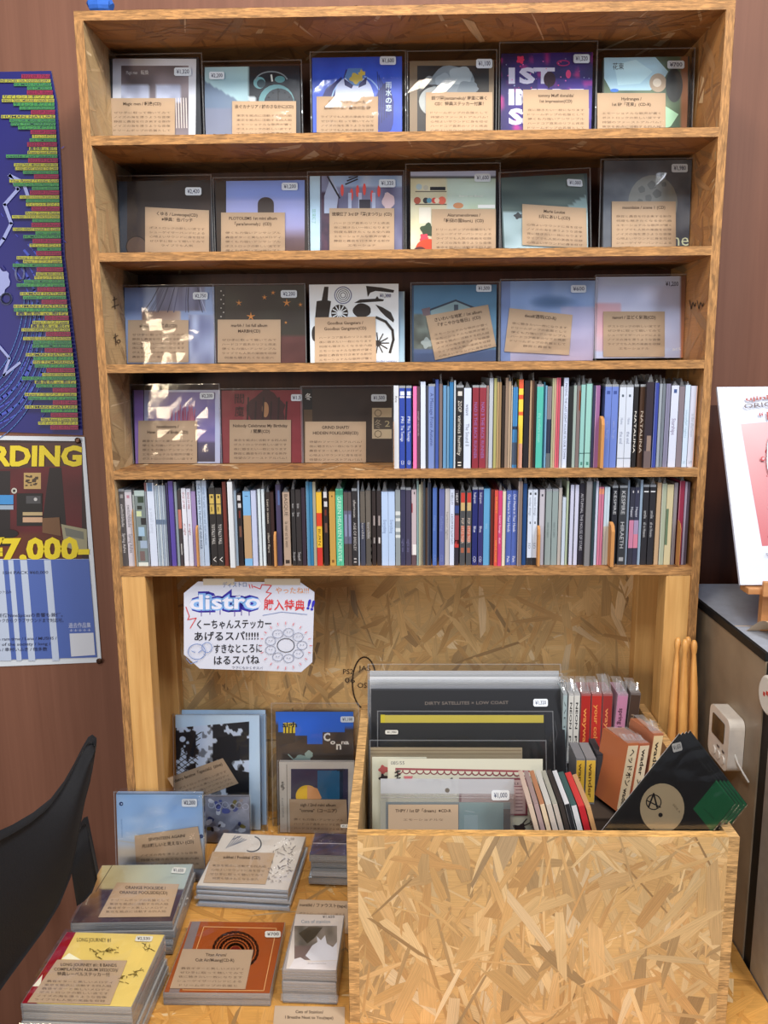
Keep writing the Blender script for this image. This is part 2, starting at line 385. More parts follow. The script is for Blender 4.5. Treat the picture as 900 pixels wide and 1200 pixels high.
# ============================================================ bookcase
W, TH, D, ZT = .91, .0125, .175, .7955
SH = [.6327, .4732, .3130, .1526, 0.0]         # tops of the five shelves
case = thing('bookcase', 'tall open bookcase of golden strand board filled with discs', 'bookcase', Matrix.Translation((0, 0, T)))
def part_at(o, par): o.matrix_parent_inverse = par.matrix_world.inverted(); return o
def cb(name, *a, **k):
    o = board(name, *a, None, **k); o.parent = case; o.matrix_parent_inverse = Matrix.Translation((0, 0, -T)); return o
cb('side_panel', 0, TH, 0, D, T, ZT - TH, faces='rl', pal='pale', seed=1, cover=2.4, base=(184, 158, 118))  # paler palette puts the light falling on this panel into its colour
cb('side_panel', W - TH, W, 0, D, T, ZT - TH, faces='rl', pal='shelf', seed=2, cover=2.4)
cb('top_panel', 0, W, 0, D, ZT - TH, ZT, faces='du', seed=3)
for i, z in enumerate(SH): cb('shelf', TH, W - TH, 0, D, z - TH, z, faces='du', seed=10 + i)
cb('back_panel', 0, W, D, D + .012, T, -TH, faces='f', pal='back', seed=20, cover=4, big=1.3, upright=1)
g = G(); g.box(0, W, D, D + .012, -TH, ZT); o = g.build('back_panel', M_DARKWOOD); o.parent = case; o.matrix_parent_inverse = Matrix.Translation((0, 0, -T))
for x0, y0, y1 in ((TH, .001, .039), (TH, D - .03, D - .001), (W - TH - .038, .001, .039), (W - TH - .038, D - .03, D - .001)):
    g = G(); g.box(x0, x0 + .038, y0, y1, T, SH[4] - TH - (0 if y0 < .1 else .012)); o = g.build('post', M_PINE, bevel=.0015); o.parent = case; o.matrix_parent_inverse = Matrix.Translation((0, 0, -T))
# knot on the left post, stamps and pencil marks on the boards
def marks(name, F, fn, par=None, m=None, label=None):
    a = Art(F, .0008); fn(a); o = a.build(name, m or M_KRAFT, None); o.matrix_world = F
    mw = F.copy(); o.parent = par
    if par: o.matrix_parent_inverse = par.matrix_world.inverted()
    return o
INK = (66, 50, 36)
def stamp(a):
    a.ring(427, 800, 14, 1.6, INK, ry=30, n=40)
    for (t, x, y) in (('PS2', 402, 790), ('06', 404, 800)): a.text(t, x, y, x + 12, y, 6, INK)
    a.text('JAS', 420, 786, 434, 786, 6, INK); a.text('OSB', 419, 806, 435, 806, 6, INK)
marks('stamp_mark', FV(.45, D - .0003, T), stamp, case)
def pencil(a):
    a.line([(132, 352), (137, 350)], 1, INK); a.line([(134, 348), (135, 362)], 1, INK); a.line([(131, 360), (139, 357)], 1, INK)
    a.line([(133, 396), (138, 393)], 1, INK); a.line([(135, 391), (136, 404)], 1, INK); a.ring(139, 400, 2, .8, INK, n=8)
FL = Matrix(((0, 0, 1, TH + .0003), (1, 0, 0, 0), (0, 1, 0, 0), (0, 0, 0, 1)))
marks('pencil_mark', FL, pencil, case)
def pencil2(a):
    for k, x in enumerate((808, 812, 817, 821)): a.line([(x, 352 + k % 2 * 2), (x + 2, 362 - k % 2 * 3), (x + 3.5, 355)], .9, INK)
FRt = Matrix(((0, 0, -1, W - TH - .0003), (-1, 0, 0, 0), (0, 1, 0, 0), (0, 0, 0, 1)))
marks('pencil_mark', FRt, pencil2, case)

# blue cloth roll on top
g = G(); bx0, bx1 = aty(104, 8, .014).x, aty(131, 8, .014).x
tube(g, [(bx0 + (bx1 - bx0) * t, .014 + .001 * math.sin(9 * t), ZT + .0108 * q) for t, q in ((0, .9), (.06, 1), (.3, 1.0), (.5, 1.0), (.8, 1.0), (.96, 1), (1, .9))], [.006, .0095, .0104, .0106, .0102, .009, .005], n=14)
M_BLUE = mk_plain('blue_cloth', (40, 96, 190), .8, nscale=90, bump=.4)
tag(g.build('cloth_roll', M_BLUE), 'small bright blue cloth roll on top of the bookcase', 'cloth')

# ============================================================ table
M_TLEG = mk_plain('dark_steel', (50, 48, 46), .45, .6)
tb = thing('counter_table', 'low counter of orange strand board under the bookcase and stacks', 'table', Matrix.Translation((.45, 0, -1.25)))
tx0, tx1, ty0 = -.012, .9275, -.62
o = board('tabletop', tx0, tx1, ty0, .20, T - .024, T, None, faces='uf', pal='table', edge=(190, 128, 60), seed=30, cover=2.8); o.parent = tb; o.matrix_parent_inverse = tb.matrix_world.inverted()
for lx in (tx0 + .03, tx1 - .07):
    for ly in (ty0 + .05, .14):
        g = G(); g.box(lx, lx + .04, ly, ly + .04, -1.25, T - .024); o = g.build('leg', M_TLEG, bevel=.002); o.parent = tb; o.matrix_parent_inverse = tb.matrix_world.inverted()

# ============================================================ facing discs on the top four shelves
KR = (194, 169, 142); TX = (62, 42, 28)
POOL = ['東京を拠点に活動する四人組', 'シューゲイザーバンドによる', '静寂と轟音を行き来する新作', 'ドリームポップの名盤として', '轟音ギターと美しいメロディ', 'エモーショナルな歌声が響く', 'ポストロックの新しい波です', '待望のファーストアルバム！', '何度も聴きたくなる全六曲', '心地よいサウンドに身を任せ', 'ライブでも人気の楽曲を収録', '夜に聴きたい一枚になります', 'ハードコア直系のリフと疾走', '儚くも力強いアンサンブル', 'ノイズの海を漂うような音像', 'ぜひ手に取って聴いてみて']
def info(th, F, z, q, title, n=5, seed=0, name='info_card', ink=TX, c=KR, lim=(-9, 9, .0004, 9)):
    """kraft card; q = rect (l,t,r,b) or four corners tl,tr,br,bl in photograph pixels"""
    if not isinstance(q[0], tuple): l, t, r, b = q; q = [(l, t), (r, t), (r, b), (l, b)]
    tl, tr, br, bl = q; a = Art(F, z); rd = random.Random(seed * 7 + 3); hgt = math.hypot(bl[0] - tl[0], bl[1] - tl[1]); wd = math.hypot(tr[0] - tl[0], tr[1] - tl[1])
    P = [a.p(*x) for x in q]; kf = rd.uniform(.96, 1.04); C = (c if c is not KR else tuple(v * kf for v in KR))
    top = [(x, y, z) for x, y in P]; bot = [(x, y, z - .0006) for x, y in P]
    a.g.face(top[::-1], C)
    for i in range(4): j = (i + 1) % 4; a.g.face([top[i], top[j], bot[j], bot[i]], mix(C, (90, 60, 40), .3))
    def at(u, v): return (tl[0] + (tr[0] - tl[0]) * u + (bl[0] - tl[0]) * v + (br[0] - tr[0] - bl[0] + tl[0]) * u * v, tl[1] + (tr[1] - tl[1]) * u + (bl[1] - tl[1]) * v + (br[1] - tr[1] - bl[1] + tl[1]) * u * v)
    y = 6.5 / hgt; y += .04
    a.lay = 1; a.lim = lim
    for s in title:
        V, Fc, Wt = glyphs(s, .02); h = 3.4; half = min(.46, Wt * h / .7 / wd / 2)
        a.text(s, *at(.5 - half, y), *at(.5 + half, y), h, ink, .02, lay=False); y += 6.6 / hgt
    y += 3.2 / hgt
    for k in range(n):
        if y > .97: break
        s = rd.choice(POOL); half = .43 if k < n - 1 else rd.uniform(.2, .4)
        s = s[:int(13 * half / .43)]
        a.text(s, *at(.5 - half, y), *at(.5 + half, y), 2.0, mix(ink, C, .22), 0, lay=False); y += 5.2 / hgt
    return a.build(name, M_KRAFT, th)
def price(th, F, z, q, t='¥1,300', c=(230, 238, 248), name='price_tag', ink=(52, 60, 96)):
    if not isinstance(q[0], tuple): l, tt, r, b = q; q = [(l, tt), (r, tt), (r, b), (l, b)]
    a = Art(F, z); (tl, tr, br, bl) = q; k = .08
    def at(u, v): return (tl[0] + (tr[0] - tl[0]) * u + (bl[0] - tl[0]) * v, tl[1] + (tr[1] - tl[1]) * u + (bl[1] - tl[1]) * v)
    a.poly([at(*x) for x in ((k, 0), (1 - k, 0), (1, .15), (1, .85), (1 - k, 1), (k, 1), (0, .85), (0, .15))], c)
    a.text(t, *at(.14, .74), *at(.88, .70), math.hypot(bl[0] - tl[0], bl[1] - tl[1]) * .48, ink, .012)
    return a.build(name, M_PRINT, th)
deep = lambda c: tuple(max(6, min(250, 255 * ((v / 255 - .5) * 1.18 + .535))) for v in c)   # inks of the covers, a little richer
CASEG = 'album discs displayed face out on the shelves'
def display(label, shelf, l, t, r, art, card, title, tagr, ptxt, body=(40, 42, 48), kind='cd_case', thick=.0105, z0=.0, roll=0, film_box=None, n=5, ys=.093, seed=0, gloss=True, lean=3, fs=1.0, cfm=None):
    z = SH[shelf]; xc = aty((l + r) / 2, (t + 60), ys).x
    F = FV(xc, ys, z + .0006 + z0, lean, 0, roll)
    a0 = Art(F, 0); xl, _ = a0.p(l, t + 45); xr, yt = a0.p(r, t); th = thing(kind, label, 'disc', F, CASEG)
    g = G(); g.box(xl, xr, 0.0, yt, -thick, -.0001, body); g.build('case', M_GLOSS, th, bevel=.0006)
    a = Art(F, .00002); a.bl = a0; a.xl, a.xr, a.yt = xl, xr, yt
    a.g.face([(xl, 0, 0), (xr, 0, 0), (xr, yt, 0), (xl, yt, 0)], body)
    a.lim = (xl, xr, .0002, yt); art(a); a.g.c = [[deep(q) for q in c] if isinstance(c, list) else deep(c) for c in a.g.c]; a.build('cover', M_GLOSS if gloss else M_PRINT, th)
    # keep pieces of the print inside the case rectangle
    if card: info(th, F, .0022, card, title, n, seed + int(l))
    if tagr: price(th, F, .0026, tagr, ptxt)
    if film_box is not False:
        fb = film_box or (l - 2, t - 4, r + 2)
        x0 = a0.p(fb[0], t + 45)[0]; x1 = a0.p(fb[2], t + 45)[0]; y1 = a0.p((l + r) / 2, fb[1])[1]
        film(th, x0, x1, .0, y1, .0034, m=cfm, seed=int(l * 7 + t), back=-thick - .0006)
    return th
def bb(a): return  # marker
def full(fn, l, t, r, b=None, nx=34, ny=30): return lambda a: a.fill(l, t, r, b, fn, nx, ny)
BOT = [158.5, 296, 426, 545]                    # rough pixel rows where each shelf's covers end
def nb(c1, c2, s=8, seed=0, s2=None):
    return lambda u, v: mix(c1, c2, vn(u * s, v * (s2 or s), seed) * .65 + vn(u * s * 3, v * (s2 or s) * 3, seed + 1) * .35)

# --- row 1
def art1(a):
    a.poly([(l_, 0) for l_ in ()] or [(132, 68), (230, 69), (229, 166), (132, 166)], (206, 210, 220))
    f = lambda u, v: mix((92, 84, 88), (150, 140, 146), vn(u * 5, v * 4, 3)) if not (.24 < v < .48 and (u < .42 or .52 < u < .9)) else mix((150, 156, 178), (196, 204, 224), vn(u * 9, v * 9, 8))
    a.fill(142, 77, 221, 166, f); a.text('Magic men', 148, 87, 161, 87, 4, (235, 235, 240)); a.text('転換', 165, 87, 174, 87, 4, (235, 235, 240))
    for k in range(5): a.line([(206 + k * 3, 115), (207 + k * 3, 150)], 1, (214, 206, 202))
display('grey photo album with white border in black cased bag, far left of top shelf', 0, 121, 67, 233, art1, (128, 115, 205, 160), ['Magic men / 転換(CD)'], (204, 79, 224, 89), '¥1,320', film_box=(119, 64, 239), n=7, body=(44, 46, 52))
def art2(a):
    def f(u, v):
        c = mix((110, 118, 140), (132, 138, 158), v)
        if u < .49 and v < .55:
            c = mix((150, 178, 190), (176, 204, 208), vn(u * 4, v * 4)) if v < .2 + u * .7 else mix((104, 122, 146), (140, 152, 170), u)
        if u >= .47: c = mix((22, 26, 36), (36, 42, 54), vn(u * 6, v * 6))
        if u > .45 and abs(v - (.42 + (u - .45) * .3)) < .04 and u < .55: c = (190, 200, 208)
        return c
    a.fill(240, 77, 351, 168, f, 40, 34)
    a.circ(324, 120, 21, (104, 150, 158)).circ(327, 121, 17.5, (52, 58, 66)).circ(304, 97, 7, (120, 168, 176)).circ(306, 98, 5, (60, 80, 90)).circ(328, 93, 6, (96, 150, 158), ry=4)
    a.ring(318, 96, 19, 1.4, (150, 160, 168), ry=12, a0=190, a1=345).line([(318, 88), (319, 95)], 2, (220, 226, 230)).line([(326, 104), (326, 121)], 1.4, (24, 26, 30))
    for k in range(12): a.circ(327 + 14 * math.cos(R(30 * k)), 121 + 14 * math.sin(R(30 * k)), 1.1, (30, 32, 36), n=6)
display('album with a twin-bell alarm clock in the dark on its cover', 0, 240, 77, 351, art2, (272, 118.5, 347, 163), ['泳ぐカナリア / 謎のさなかに(CD)'], (245, 84, 263, 93), '¥2,200', film_box=(238, 72, 355), n=6)
def art3(a):
    a.fill(366, 66, 471, 168, nb((44, 76, 176), (62, 98, 200), 4, 5))
    a.poly([(398, 92), (382, 104), (374, 122), (380, 118), (378, 140), (398, 118), (404, 100), (400, 90)], (38, 40, 104)).line([(406, 82), (402, 96), (398, 110)], 1.5, (48, 34, 100))
    a.ring(418, 122, 30, 1.6, (150, 180, 236), ry=34).circ(415, 112, 23, (188, 196, 220), ry=23, wob=.02)
    a.poly([(404, 90), (412, 100), (420, 101), (428, 88), (424, 80), (408, 80)], (90, 130, 180)).poly([(403, 92), (414, 100), (412, 104), (404, 100)], (40, 40, 96)).poly([(430, 90), (421, 98), (420, 103), (429, 99)], (40, 40, 96))
    a.circ(417, 92, 7, (190, 170, 84), ry=6, wob=.2).circ(424, 86, 3.5, (200, 176, 80), wob=.3)
    a.circ(451, 128, 11, (34, 50, 124), ry=30, wob=.06); 
    for k in range(7): a.line([(441 + k * 3, 150 - k * 3), (444 + k * 2.4, 110), (442 + k * 2, 84 + k * 4)], .7, (20, 28, 80))
    for k, s in enumerate('雨水の恋'): a.text(s, 452, 103 + k * 9, 459, 103 + k * 9, 6, (196, 214, 244), .01)
display('bright blue illustrated album with white collar figure and dark flames', 0, 366, 66, 471, art3, (371, 113, 443, 163), ['南雲とペトリコール', '悲鳴の少女／雨水の恋 EP'], (445, 66, 464, 76), '¥1,600', film_box=(364, 61, 476), n=6, body=(40, 66, 150))
def art4(a):
    a.poly([(480, 70), (579, 70), (579, 168), (480, 168)], (128, 112, 92)); a.fill(489, 77, 573, 168, nb((34, 34, 36), (56, 54, 54), 6, 9))
    a.circ(530, 94, 25, (130, 142, 152), ry=17, wob=.06).circ(540, 89, 14, (160, 172, 180), ry=11, wob=.1).circ(520, 96, 10, (154, 166, 176), wob=.1).circ(503, 94, 5, (140, 148, 152)).circ(508, 119, 17, (160, 166, 168)).ring(508, 117, 17, 1.6, (28, 34, 40), a0=200, a1=340).circ(548, 104, 12, (118, 130, 140), ry=9, wob=.1)
display('brown bordered album with pale cloud on black, fourth from left on top shelf', 0, 480, 70, 579, art4, (499, 108, 577, 163), ['説ワ園(sanzameku)/ 南蛮に鳴く', 'CD：特典ステッカー付属！'], (558, 69, 577, 80), '¥1,100', film_box=(477, 60, 582), n=7, body=(96, 82, 66))
def art5(a):
    def f(u, v):
        c = mix((34, 26, 78), (62, 44, 128), vn(u * 5, v * 5, 2)); k = vn(u * 12, v * 12, 4)
        if k > .72: c = mix(c, (226, 60, 140), (k - .72) * 3)
        if .28 < v < .75 and u > .4: c = mix(c, (120, 90, 200), .35)
        return c
    a.fill(587, 61, 695, 168, f, 44, 40)
    WH = (206, 206, 232)
    a.text('1ST', 596, 97, 650, 97, 17, WH, .05).text('IMPRE', 596, 122, 684, 122, 17, WH, .05).text('SSION', 596, 145, 690, 145, 17, WH, .05)
    a.circ(610, 70, 4.5, (230, 60, 110), wob=.2).circ(644, 93, 7, (56, 20, 44), ry=9).line([(643, 97), (643, 103)], 2, (40, 16, 36)).circ(666, 87, 3, (232, 70, 130), ry=5).ring(660, 74, 7, 1.4, (190, 60, 130), ry=3)
    rd = random.Random(5)
    for k in range(34): a.circ(rd.uniform(592, 692), rd.uniform(66, 112), rd.uniform(.4, .9), rd.choice([(240, 120, 190), (170, 190, 250), (240, 80, 130)]), n=5, lay=(k == 0))
display('purple neon city album with big blocky white 1ST lettering', 0, 587, 61, 695, art5, (613, 105, 690, 158), ['tommy Muff donalds/', '1st impression(CD)'], (672, 63.5, 691, 74), '¥1,320', film_box=(584, 50, 699), n=6, body=(30, 24, 60))
def art6(a):
    a.fill(708, 66, 806, 168, lambda u, v: mix((74, 92, 78), (112, 130, 104), vn(u * 7, v * 7, 12)) if u < .93 else (138, 96, 70))
    a.poly([(708, 67), (768, 67), (783, 84), (776, 96), (762, 106), (716, 106), (708, 92)], (170, 200, 214)).poly([(720, 76), (745, 70), (765, 84), (750, 98), (724, 100)], (190, 216, 226))
    a.circ(771, 97, 10, (170, 152, 132), ry=11).circ(770, 97, 5, (206, 196, 182)).circ(790, 100, 10, (62, 66, 68), ry=20).poly([(776, 122), (795, 134), (786, 148), (770, 156), (770, 126)], (160, 196, 170)).circ(720, 106, 5, (70, 120, 200), ry=2)
    a.text('花束', 718, 81, 731, 81, 6, (60, 70, 76), .005)
display('pale blue fabric and garden photo album, far right of top shelf', 0, 706, 66, 808, art6, (700, 109, 780, 158), ['Hydrangea /', '1st EP「花束」(CD-R)'], (782, 71, 802, 80.5), '¥700', film_box=(697, 58, 812), n=5, body=(70, 74, 66))
# --- row 2
def art7(a):
    a.fill(149, 210, 247, 303, lambda u, v: mix((44, 38, 42), (96, 74, 58), v * 1.2 * vn(u * 3, v * 3, 3) + .1)); a.rect(139, 211, 149, 303, (56, 66, 80)); a.circ(160, 289, 12, (92, 74, 66)); a.ring(160, 289, 12, 1.2, (40, 32, 32))
display('nearly black jewel case album with round badge inside, far left of second shelf', 1, 139, 211, 247, art7, [(170, 242.5), (245, 246.5), (245, 299), (170, 299)], ['くゆる / Lovescape(CD)', '※特典：缶バッチ'], (217, 219.5, 236, 229), '¥2,420', film_box=(137, 206, 250), n=5, body=(38, 40, 48))
def art8(a):
    g2 = grad((0, (130, 150, 208)), (.22, (140, 158, 212)), (.25, (164, 172, 216)), (.6, (150, 150, 190)), (.75, (110, 92, 100)), (1, (96, 70, 62)))
    a.fill(265, 211, 357, 303, lambda u, v: g2(v)); a.rect(302, 239, 321, 255, (74, 62, 56)).circ(311.5, 239, 9.5, (74, 62, 56), ry=8); a.rect(253, 211, 264, 303, (60, 46, 34))
display('lilac sky album with one dark rounded doorway shape', 1, 253, 211, 360, art8, (259, 249, 334, 299), ['PLOTOLEMS 1st mini album', '「para?anomaly」(CD)'], (330, 214, 349, 223), '¥1,200', film_box=(251, 208, 362), n=6, body=(54, 44, 40))
def art9(a):
    def f(u, v):
        c = mix((92, 90, 120), (140, 144, 172), vn(u * 6, v * 6, 21))
        if v < .12 and u > .1: c = mix((130, 160, 200), (190, 200, 216), vn(u * 9, v * 3, 3))
        if u < .2 and v > .2: c = mix((96, 66, 84), (60, 50, 70), vn(u * 20, v * 20, 3))
        return c
    a.rect(363, 206, 375, 303, (182, 206, 232)); a.text('琉璃紅了', 366, 245, 366, 262, 3.4, (120, 170, 150)); a.fill(377, 206, 471, 303, f, 36, 34)
    a.poly([(380, 230), (388, 206), (397, 226), (394, 250), (380, 250)], (170, 180, 204)).line([(384, 207), (398, 232)], 2, (40, 40, 50))
    for k in range(3): a.line([(405 + k * 2, 216 - k * 4), (419, 210 - k * 3)], 1.6, (44, 46, 58))
    for x, y in ((401, 223), (412, 228), (419, 224), (427, 222), (436, 230), (444, 224)): a.circ(x, y, 1.9, (230, 92, 84), ry=7)
    for x in (408, 420, 436, 451): a.rect(x, 226, x + 4, 252, (180, 190, 214))
    a.rect(421, 234, 434, 246, (60, 56, 66)).circ(455, 236, 7, (206, 186, 190), ry=10, wob=.1)
display('jewel case of a white street with red lanterns and pale blue spine', 1, 363, 205, 472, art9, (386, 244, 462, 299), ['琉璃紅了 3rd EP『祭(まつり)』(CD)'], (444, 210, 463.5, 219.5), '¥1,320', film_box=(361, 201, 474), n=6, body=(84, 78, 96))
def art10(a):
    a.fill(481, 200, 581, 303, lambda u, v: (188, 196, 222) if v < .055 else (28, 34, 44) if v < .09 else mix((176, 190, 160), (190, 206, 204), vn(u * 4, v * 4, 5)) if u > .42 else mix((196, 190, 160), (214, 214, 196), vn(u * 5, v * 5, 7)), 34, 40)
    a.line([(487, 224.5), (523, 224.5)], 1.2, (110, 104, 90)).line([(487, 239.5), (523, 239.5)], 1.4, (100, 90, 76)).rect(504, 219, 522, 223, (30, 34, 44)).circ(491, 219, 3.5, (170, 190, 200)).circ(499, 220, 3, (190, 190, 180))
    for x, c, r in ((489, (170, 90, 70), 4), (499, (60, 60, 64), 3.4), (503, (90, 150, 176), 3), (509, (200, 80, 70), 3.4), (518, (214, 110, 90), 4.6), (512, (226, 210, 190), 3)): a.circ(x, 235, r, c)
    a.rect(491, 243, 505, 262, (210, 206, 196)).circ(501, 270, 8, (60, 78, 56), wob=.2).circ(497, 279, 5, (206, 70, 90), wob=.2).circ(502, 292, 15, (196, 78, 46), ry=12).circ(492, 298, 9, (92, 50, 46)).circ(537, 241, 6, (196, 140, 100), ry=3.4).rect(560, 240, 580, 244, (222, 230, 232))
    a.text('Ikami no Ikami', 538, 231, 566, 231, 2.6, (232, 240, 244))
display('album showing a green kitchen with shelves of jars and bottles', 1, 481, 200, 581, art10, (506, 245, 581, 300), ['Akarumenobreess /', '「転倒の国Ikami」(CD)'], (556, 203.5, 575, 213), '¥1,600', film_box=(475, 192, 586), n=6, body=(120, 110, 84), gloss=False)
def art11(a):
    def f(u, v):
        c = mix((70, 86, 86), (98, 112, 106), vn(u * 3, v * 12, 31)) if v < .45 else mix((132, 152, 158), (172, 192, 200), vn(u * 5, v * 9, 33))
        if u > .7 and v > .25 + (1 - u) * .6: c = mix(c, (168, 196, 200), .6)
        return c
    a.grid([(587, 202), (684, 204), (695, 303), (592, 303)], f, 34, 34); a.circ(607, 253, 4.5, (60, 62, 66), ry=3.6, wob=.2)
display('misty grey green sea album tilted in its bag on the second shelf', 1, 588, 203, 688, art11, [(612, 239), (687, 244), (688, 291), (612, 287)], ['Marie Louise', '5月にあいし(CD)'], [(664, 209.5), (682, 210.5), (683, 219), (665, 218)], '¥1,000', film_box=(585, 200, 692), n=6, body=(70, 86, 88), roll=2.2, thick=.004)
def art12(a):
    a.fill(707, 187, 813, 300, nb((70, 76, 88), (120, 124, 130), 5, 40)); a.circ(765, 238, 29, (138, 140, 136), ry=33)
    for x, y, r in ((764, 217, 5), (752, 222, 4), (770, 227, 5), (760, 232, 4), (778, 216, 3), (750, 236, 3)): a.circ(x, y, r, (112, 114, 112), wob=.1)
    a.text('scene1', 760, 288, 814, 288, 15, (214, 220, 190), 0)
display('grey full moon album in a wide glossy bag, far right of second shelf', 1, 707, 187, 811, art12, (717, 236, 792, 293), ['moonlaise / scene 1 (CD)'], (787, 192, 806, 202), '¥1,980', film_box=(702, 186.5, 816), n=8, body=(60, 60, 64))
# --- row 3
def art13(a):
    def f(u, v):
        c = mix((126, 146, 186), (172, 190, 222), vn(u * 3, v * 4, 50) * .7 + vn(u * 14, v * 3, 51) * .3)
        if u > .35 and u < .9 and v < .32: c = mix((74, 72, 96), (140, 146, 178), vn(u * 16, v * 2, 52))
        if .2 < u < .62 and .3 < v < .46: c = mix((150, 124, 112), (196, 178, 160), vn(u * 6, v * 6, 1))
        if u > .72 and v > .35: c = mix((110, 116, 150), (176, 188, 214), vn(u * 14, v * 4, 55))
        return c
    a.fill(146, 336, 251, 426, f, 44, 40)
    rd = random.Random(3)
    for k in range(14): x = rd.uniform(182, 240); a.line([(x, 337), (x - 4 + (x - 205) * .2, 352), (x - 8 + (x - 205) * .5, 366)], .8, rd.choice([(60, 60, 84), (180, 190, 216), (96, 100, 130)]))
display('blue grey album of drawn hair over a hidden face, far left of third shelf', 2, 146, 336, 251, art13, (150, 375, 221, 424.5), ['akutagawa / 終点(CD)'], (226, 342.5, 243.5, 351), '¥2,750', film_box=(144.5, 334, 252.5), n=8, body=(60, 70, 96), seed=3)
def star(a, x, y, r, c, k=5):
    a.poly([(x + (r if i % 2 == 0 else r * .28) * math.sin(math.pi * i / k), y - (r if i % 2 == 0 else r * .28) * math.cos(math.pi * i / k)) for i in range(2 * k)], c)
def art14(a):
    a.fill(252, 334, 358, 426, lambda u, v: mix((62, 52, 46), (70, 66, 56), vn(u * 5, v * 5, 8)) if v < .66 else mix((92, 58, 54), (104, 66, 64), vn(u * 5, v * 5, 6)), 24, 24)
    a.rect(254, 336, 264, 426, (54, 48, 44))
    for k in range(7): a.circ(259 + k % 2 * 3, 341 + k * 5, .9, (190, 184, 178), n=6, lay=(k == 0))
    for x, y, r in ((280, 355, 4), (310, 348.5, 3.5), (320, 343, 3), (336, 355, 5), (294, 371, 5.5), (335, 378, 2.2), (352, 357, 3)): star(a, x, y, r, (206, 138, 70))
display('dark brown jewel case album with scattered orange stars', 2, 252, 334, 358, art14, (255, 374.5, 329, 425), ['marbh / 1st full album', 'MARBH(CD)'], (329, 340, 348, 349), '¥2,200', film_box=(251, 333, 359), n=5, body=(48, 46, 46), seed=9)
def art15(a):
    K = (46, 40, 38); WB = (206, 216, 238)
    a.poly([(363, 333), (467, 332), (467, 427), (363, 427)], WB)
    a.poly([(380, 336), (385, 336), (384, 352), (388, 353), (385, 374), (369, 375), (371, 353), (377, 352)], K)
    a.circ(402, 346, 10.5, (120, 130, 156)).circ(402, 346, 9, WB)
    for r in (7.4, 5.2, 3.0): a.ring(402, 346, r, .8, (70, 76, 96))
    a.poly([(429, 335), (447, 337), (462, 340), (461, 343), (440, 341), (434, 343), (431, 348)], K).poly([(415, 355), (422, 351), (440, 350), (442, 347), (444, 350), (450, 351), (449, 353), (420, 355)], K)
    a.circ(398, 367, 10, K).circ(424, 364, 10.5, K, ry=8.5, wob=.03).poly([(440, 357), (448, 360), (458, 366), (462, 375), (461, 378), (452, 371), (446, 365)], K)
    for k in range(12): a.line([(398, 367), (398 + 9 * math.cos(R(30 * k)), 367 + 9 * math.sin(R(30 * k)))], 1.3, WB)
    a.line([(441, 372), (452, 377), (460, 387), (461, 398), (457, 413)], 3, K); a.circ(369, 391, 3.6, K, ry=9)
    for k in range(11): a.line([(443, 402), (443 + 13 * math.cos(R(33 * k)), 402 + 12 * math.sin(R(33 * k)))], 1.2, K)
    a.circ(443, 402, 3.4, K); a.text('Goodbus Gangsters', 440, 424, 465, 424, 2.4, (60, 76, 140)); a.text('¥1,300', 445, 348.5, 458, 348.5, 4, (50, 62, 110), .01)
display('white album printed with black cutout shapes, front copy of two', 2, 363, 332.5, 467, art15, [(369, 372), (440, 371), (441, 424), (369, 426.5)], ['Goodbus Gangsters /', 'Goodbus Gangsters(CD)'], None, '', film_box=False, n=8, body=(196, 208, 232), gloss=False, kind='paper_sleeve_disc', thick=.004)
def art15b(a): a.rect(366, 342, 474, 427, (176, 206, 230))
display('pale blue edge of the second white cutout album behind the front copy', 2, 366, 341.5, 474, art15b, None, None, None, '', film_box=False, ys=.108, body=(170, 200, 226), kind='paper_sleeve_disc', thick=.004)
def art16(a):
    def f(u, v):
        c = mix((76, 118, 152), (110, 146, 168), v + vn(u * 3, v * 3, 60) * .3)
        if v > .38 and u < .25: c = mix((84, 86, 80), (120, 130, 124), vn(u * 14, v * 14, 62))
        if v > .82: c = (82, 98, 132)
        return c
    a.fill(485, 333, 583, 427, f, 36, 34)
    a.poly([(505, 362), (534, 352), (551, 360), (551, 372), (505, 374)], (138, 160, 166)).line([(499, 365), (534, 352), (556, 361)], 2.2, (62, 70, 84)).rect(532, 357, 537, 364, (74, 84, 96)).poly([(494, 362), (504, 360), (504, 370), (496, 370)], (120, 104, 110)).circ(500, 402, 6, (150, 160, 160), wob=.2)
display('teal sky album with a house roof and tilted kraft card', 2, 483, 333.5, 582, art16, [(499, 370), (572, 357), (581.5, 406), (510, 422)], ['さいわいな地獄 / 1st album', '『すこやかな毎日』(CD)'], (558, 333.6, 576, 342), '¥1,500', film_box=(481, 331, 585), n=7, body=(66, 86, 110))
def art17(a):
    def f(u, v):
        c = mix((126, 152, 196), (158, 180, 214), vn(u * 9, v * 1.5, 71))
        if v > .28: c = mix(c, (170, 164, 188), (v - .28) * 1.4)
        if v > .3 and u > .6: c = mix(c, (186, 168, 186), .5)
        d = ((u - .5) / .3) ** 2 + ((v - .25) / .09) ** 2
        if d < 1: c = mix((84, 112, 150), c, d)
        return c
    a.fill(598, 329, 697, 427, f, 36, 34); a.rect(587, 329, 598, 427, (122, 140, 182))
display('blurry light blue jewel case album with a drooping card', 2, 587, 328.5, 697, art17, [(597, 361), (671, 369), (667, 416), (591, 412)], ['decalf/透明(CD-R)'], (669, 334, 687, 343), '¥600', film_box=(585, 327, 699), n=6, body=(100, 112, 150))
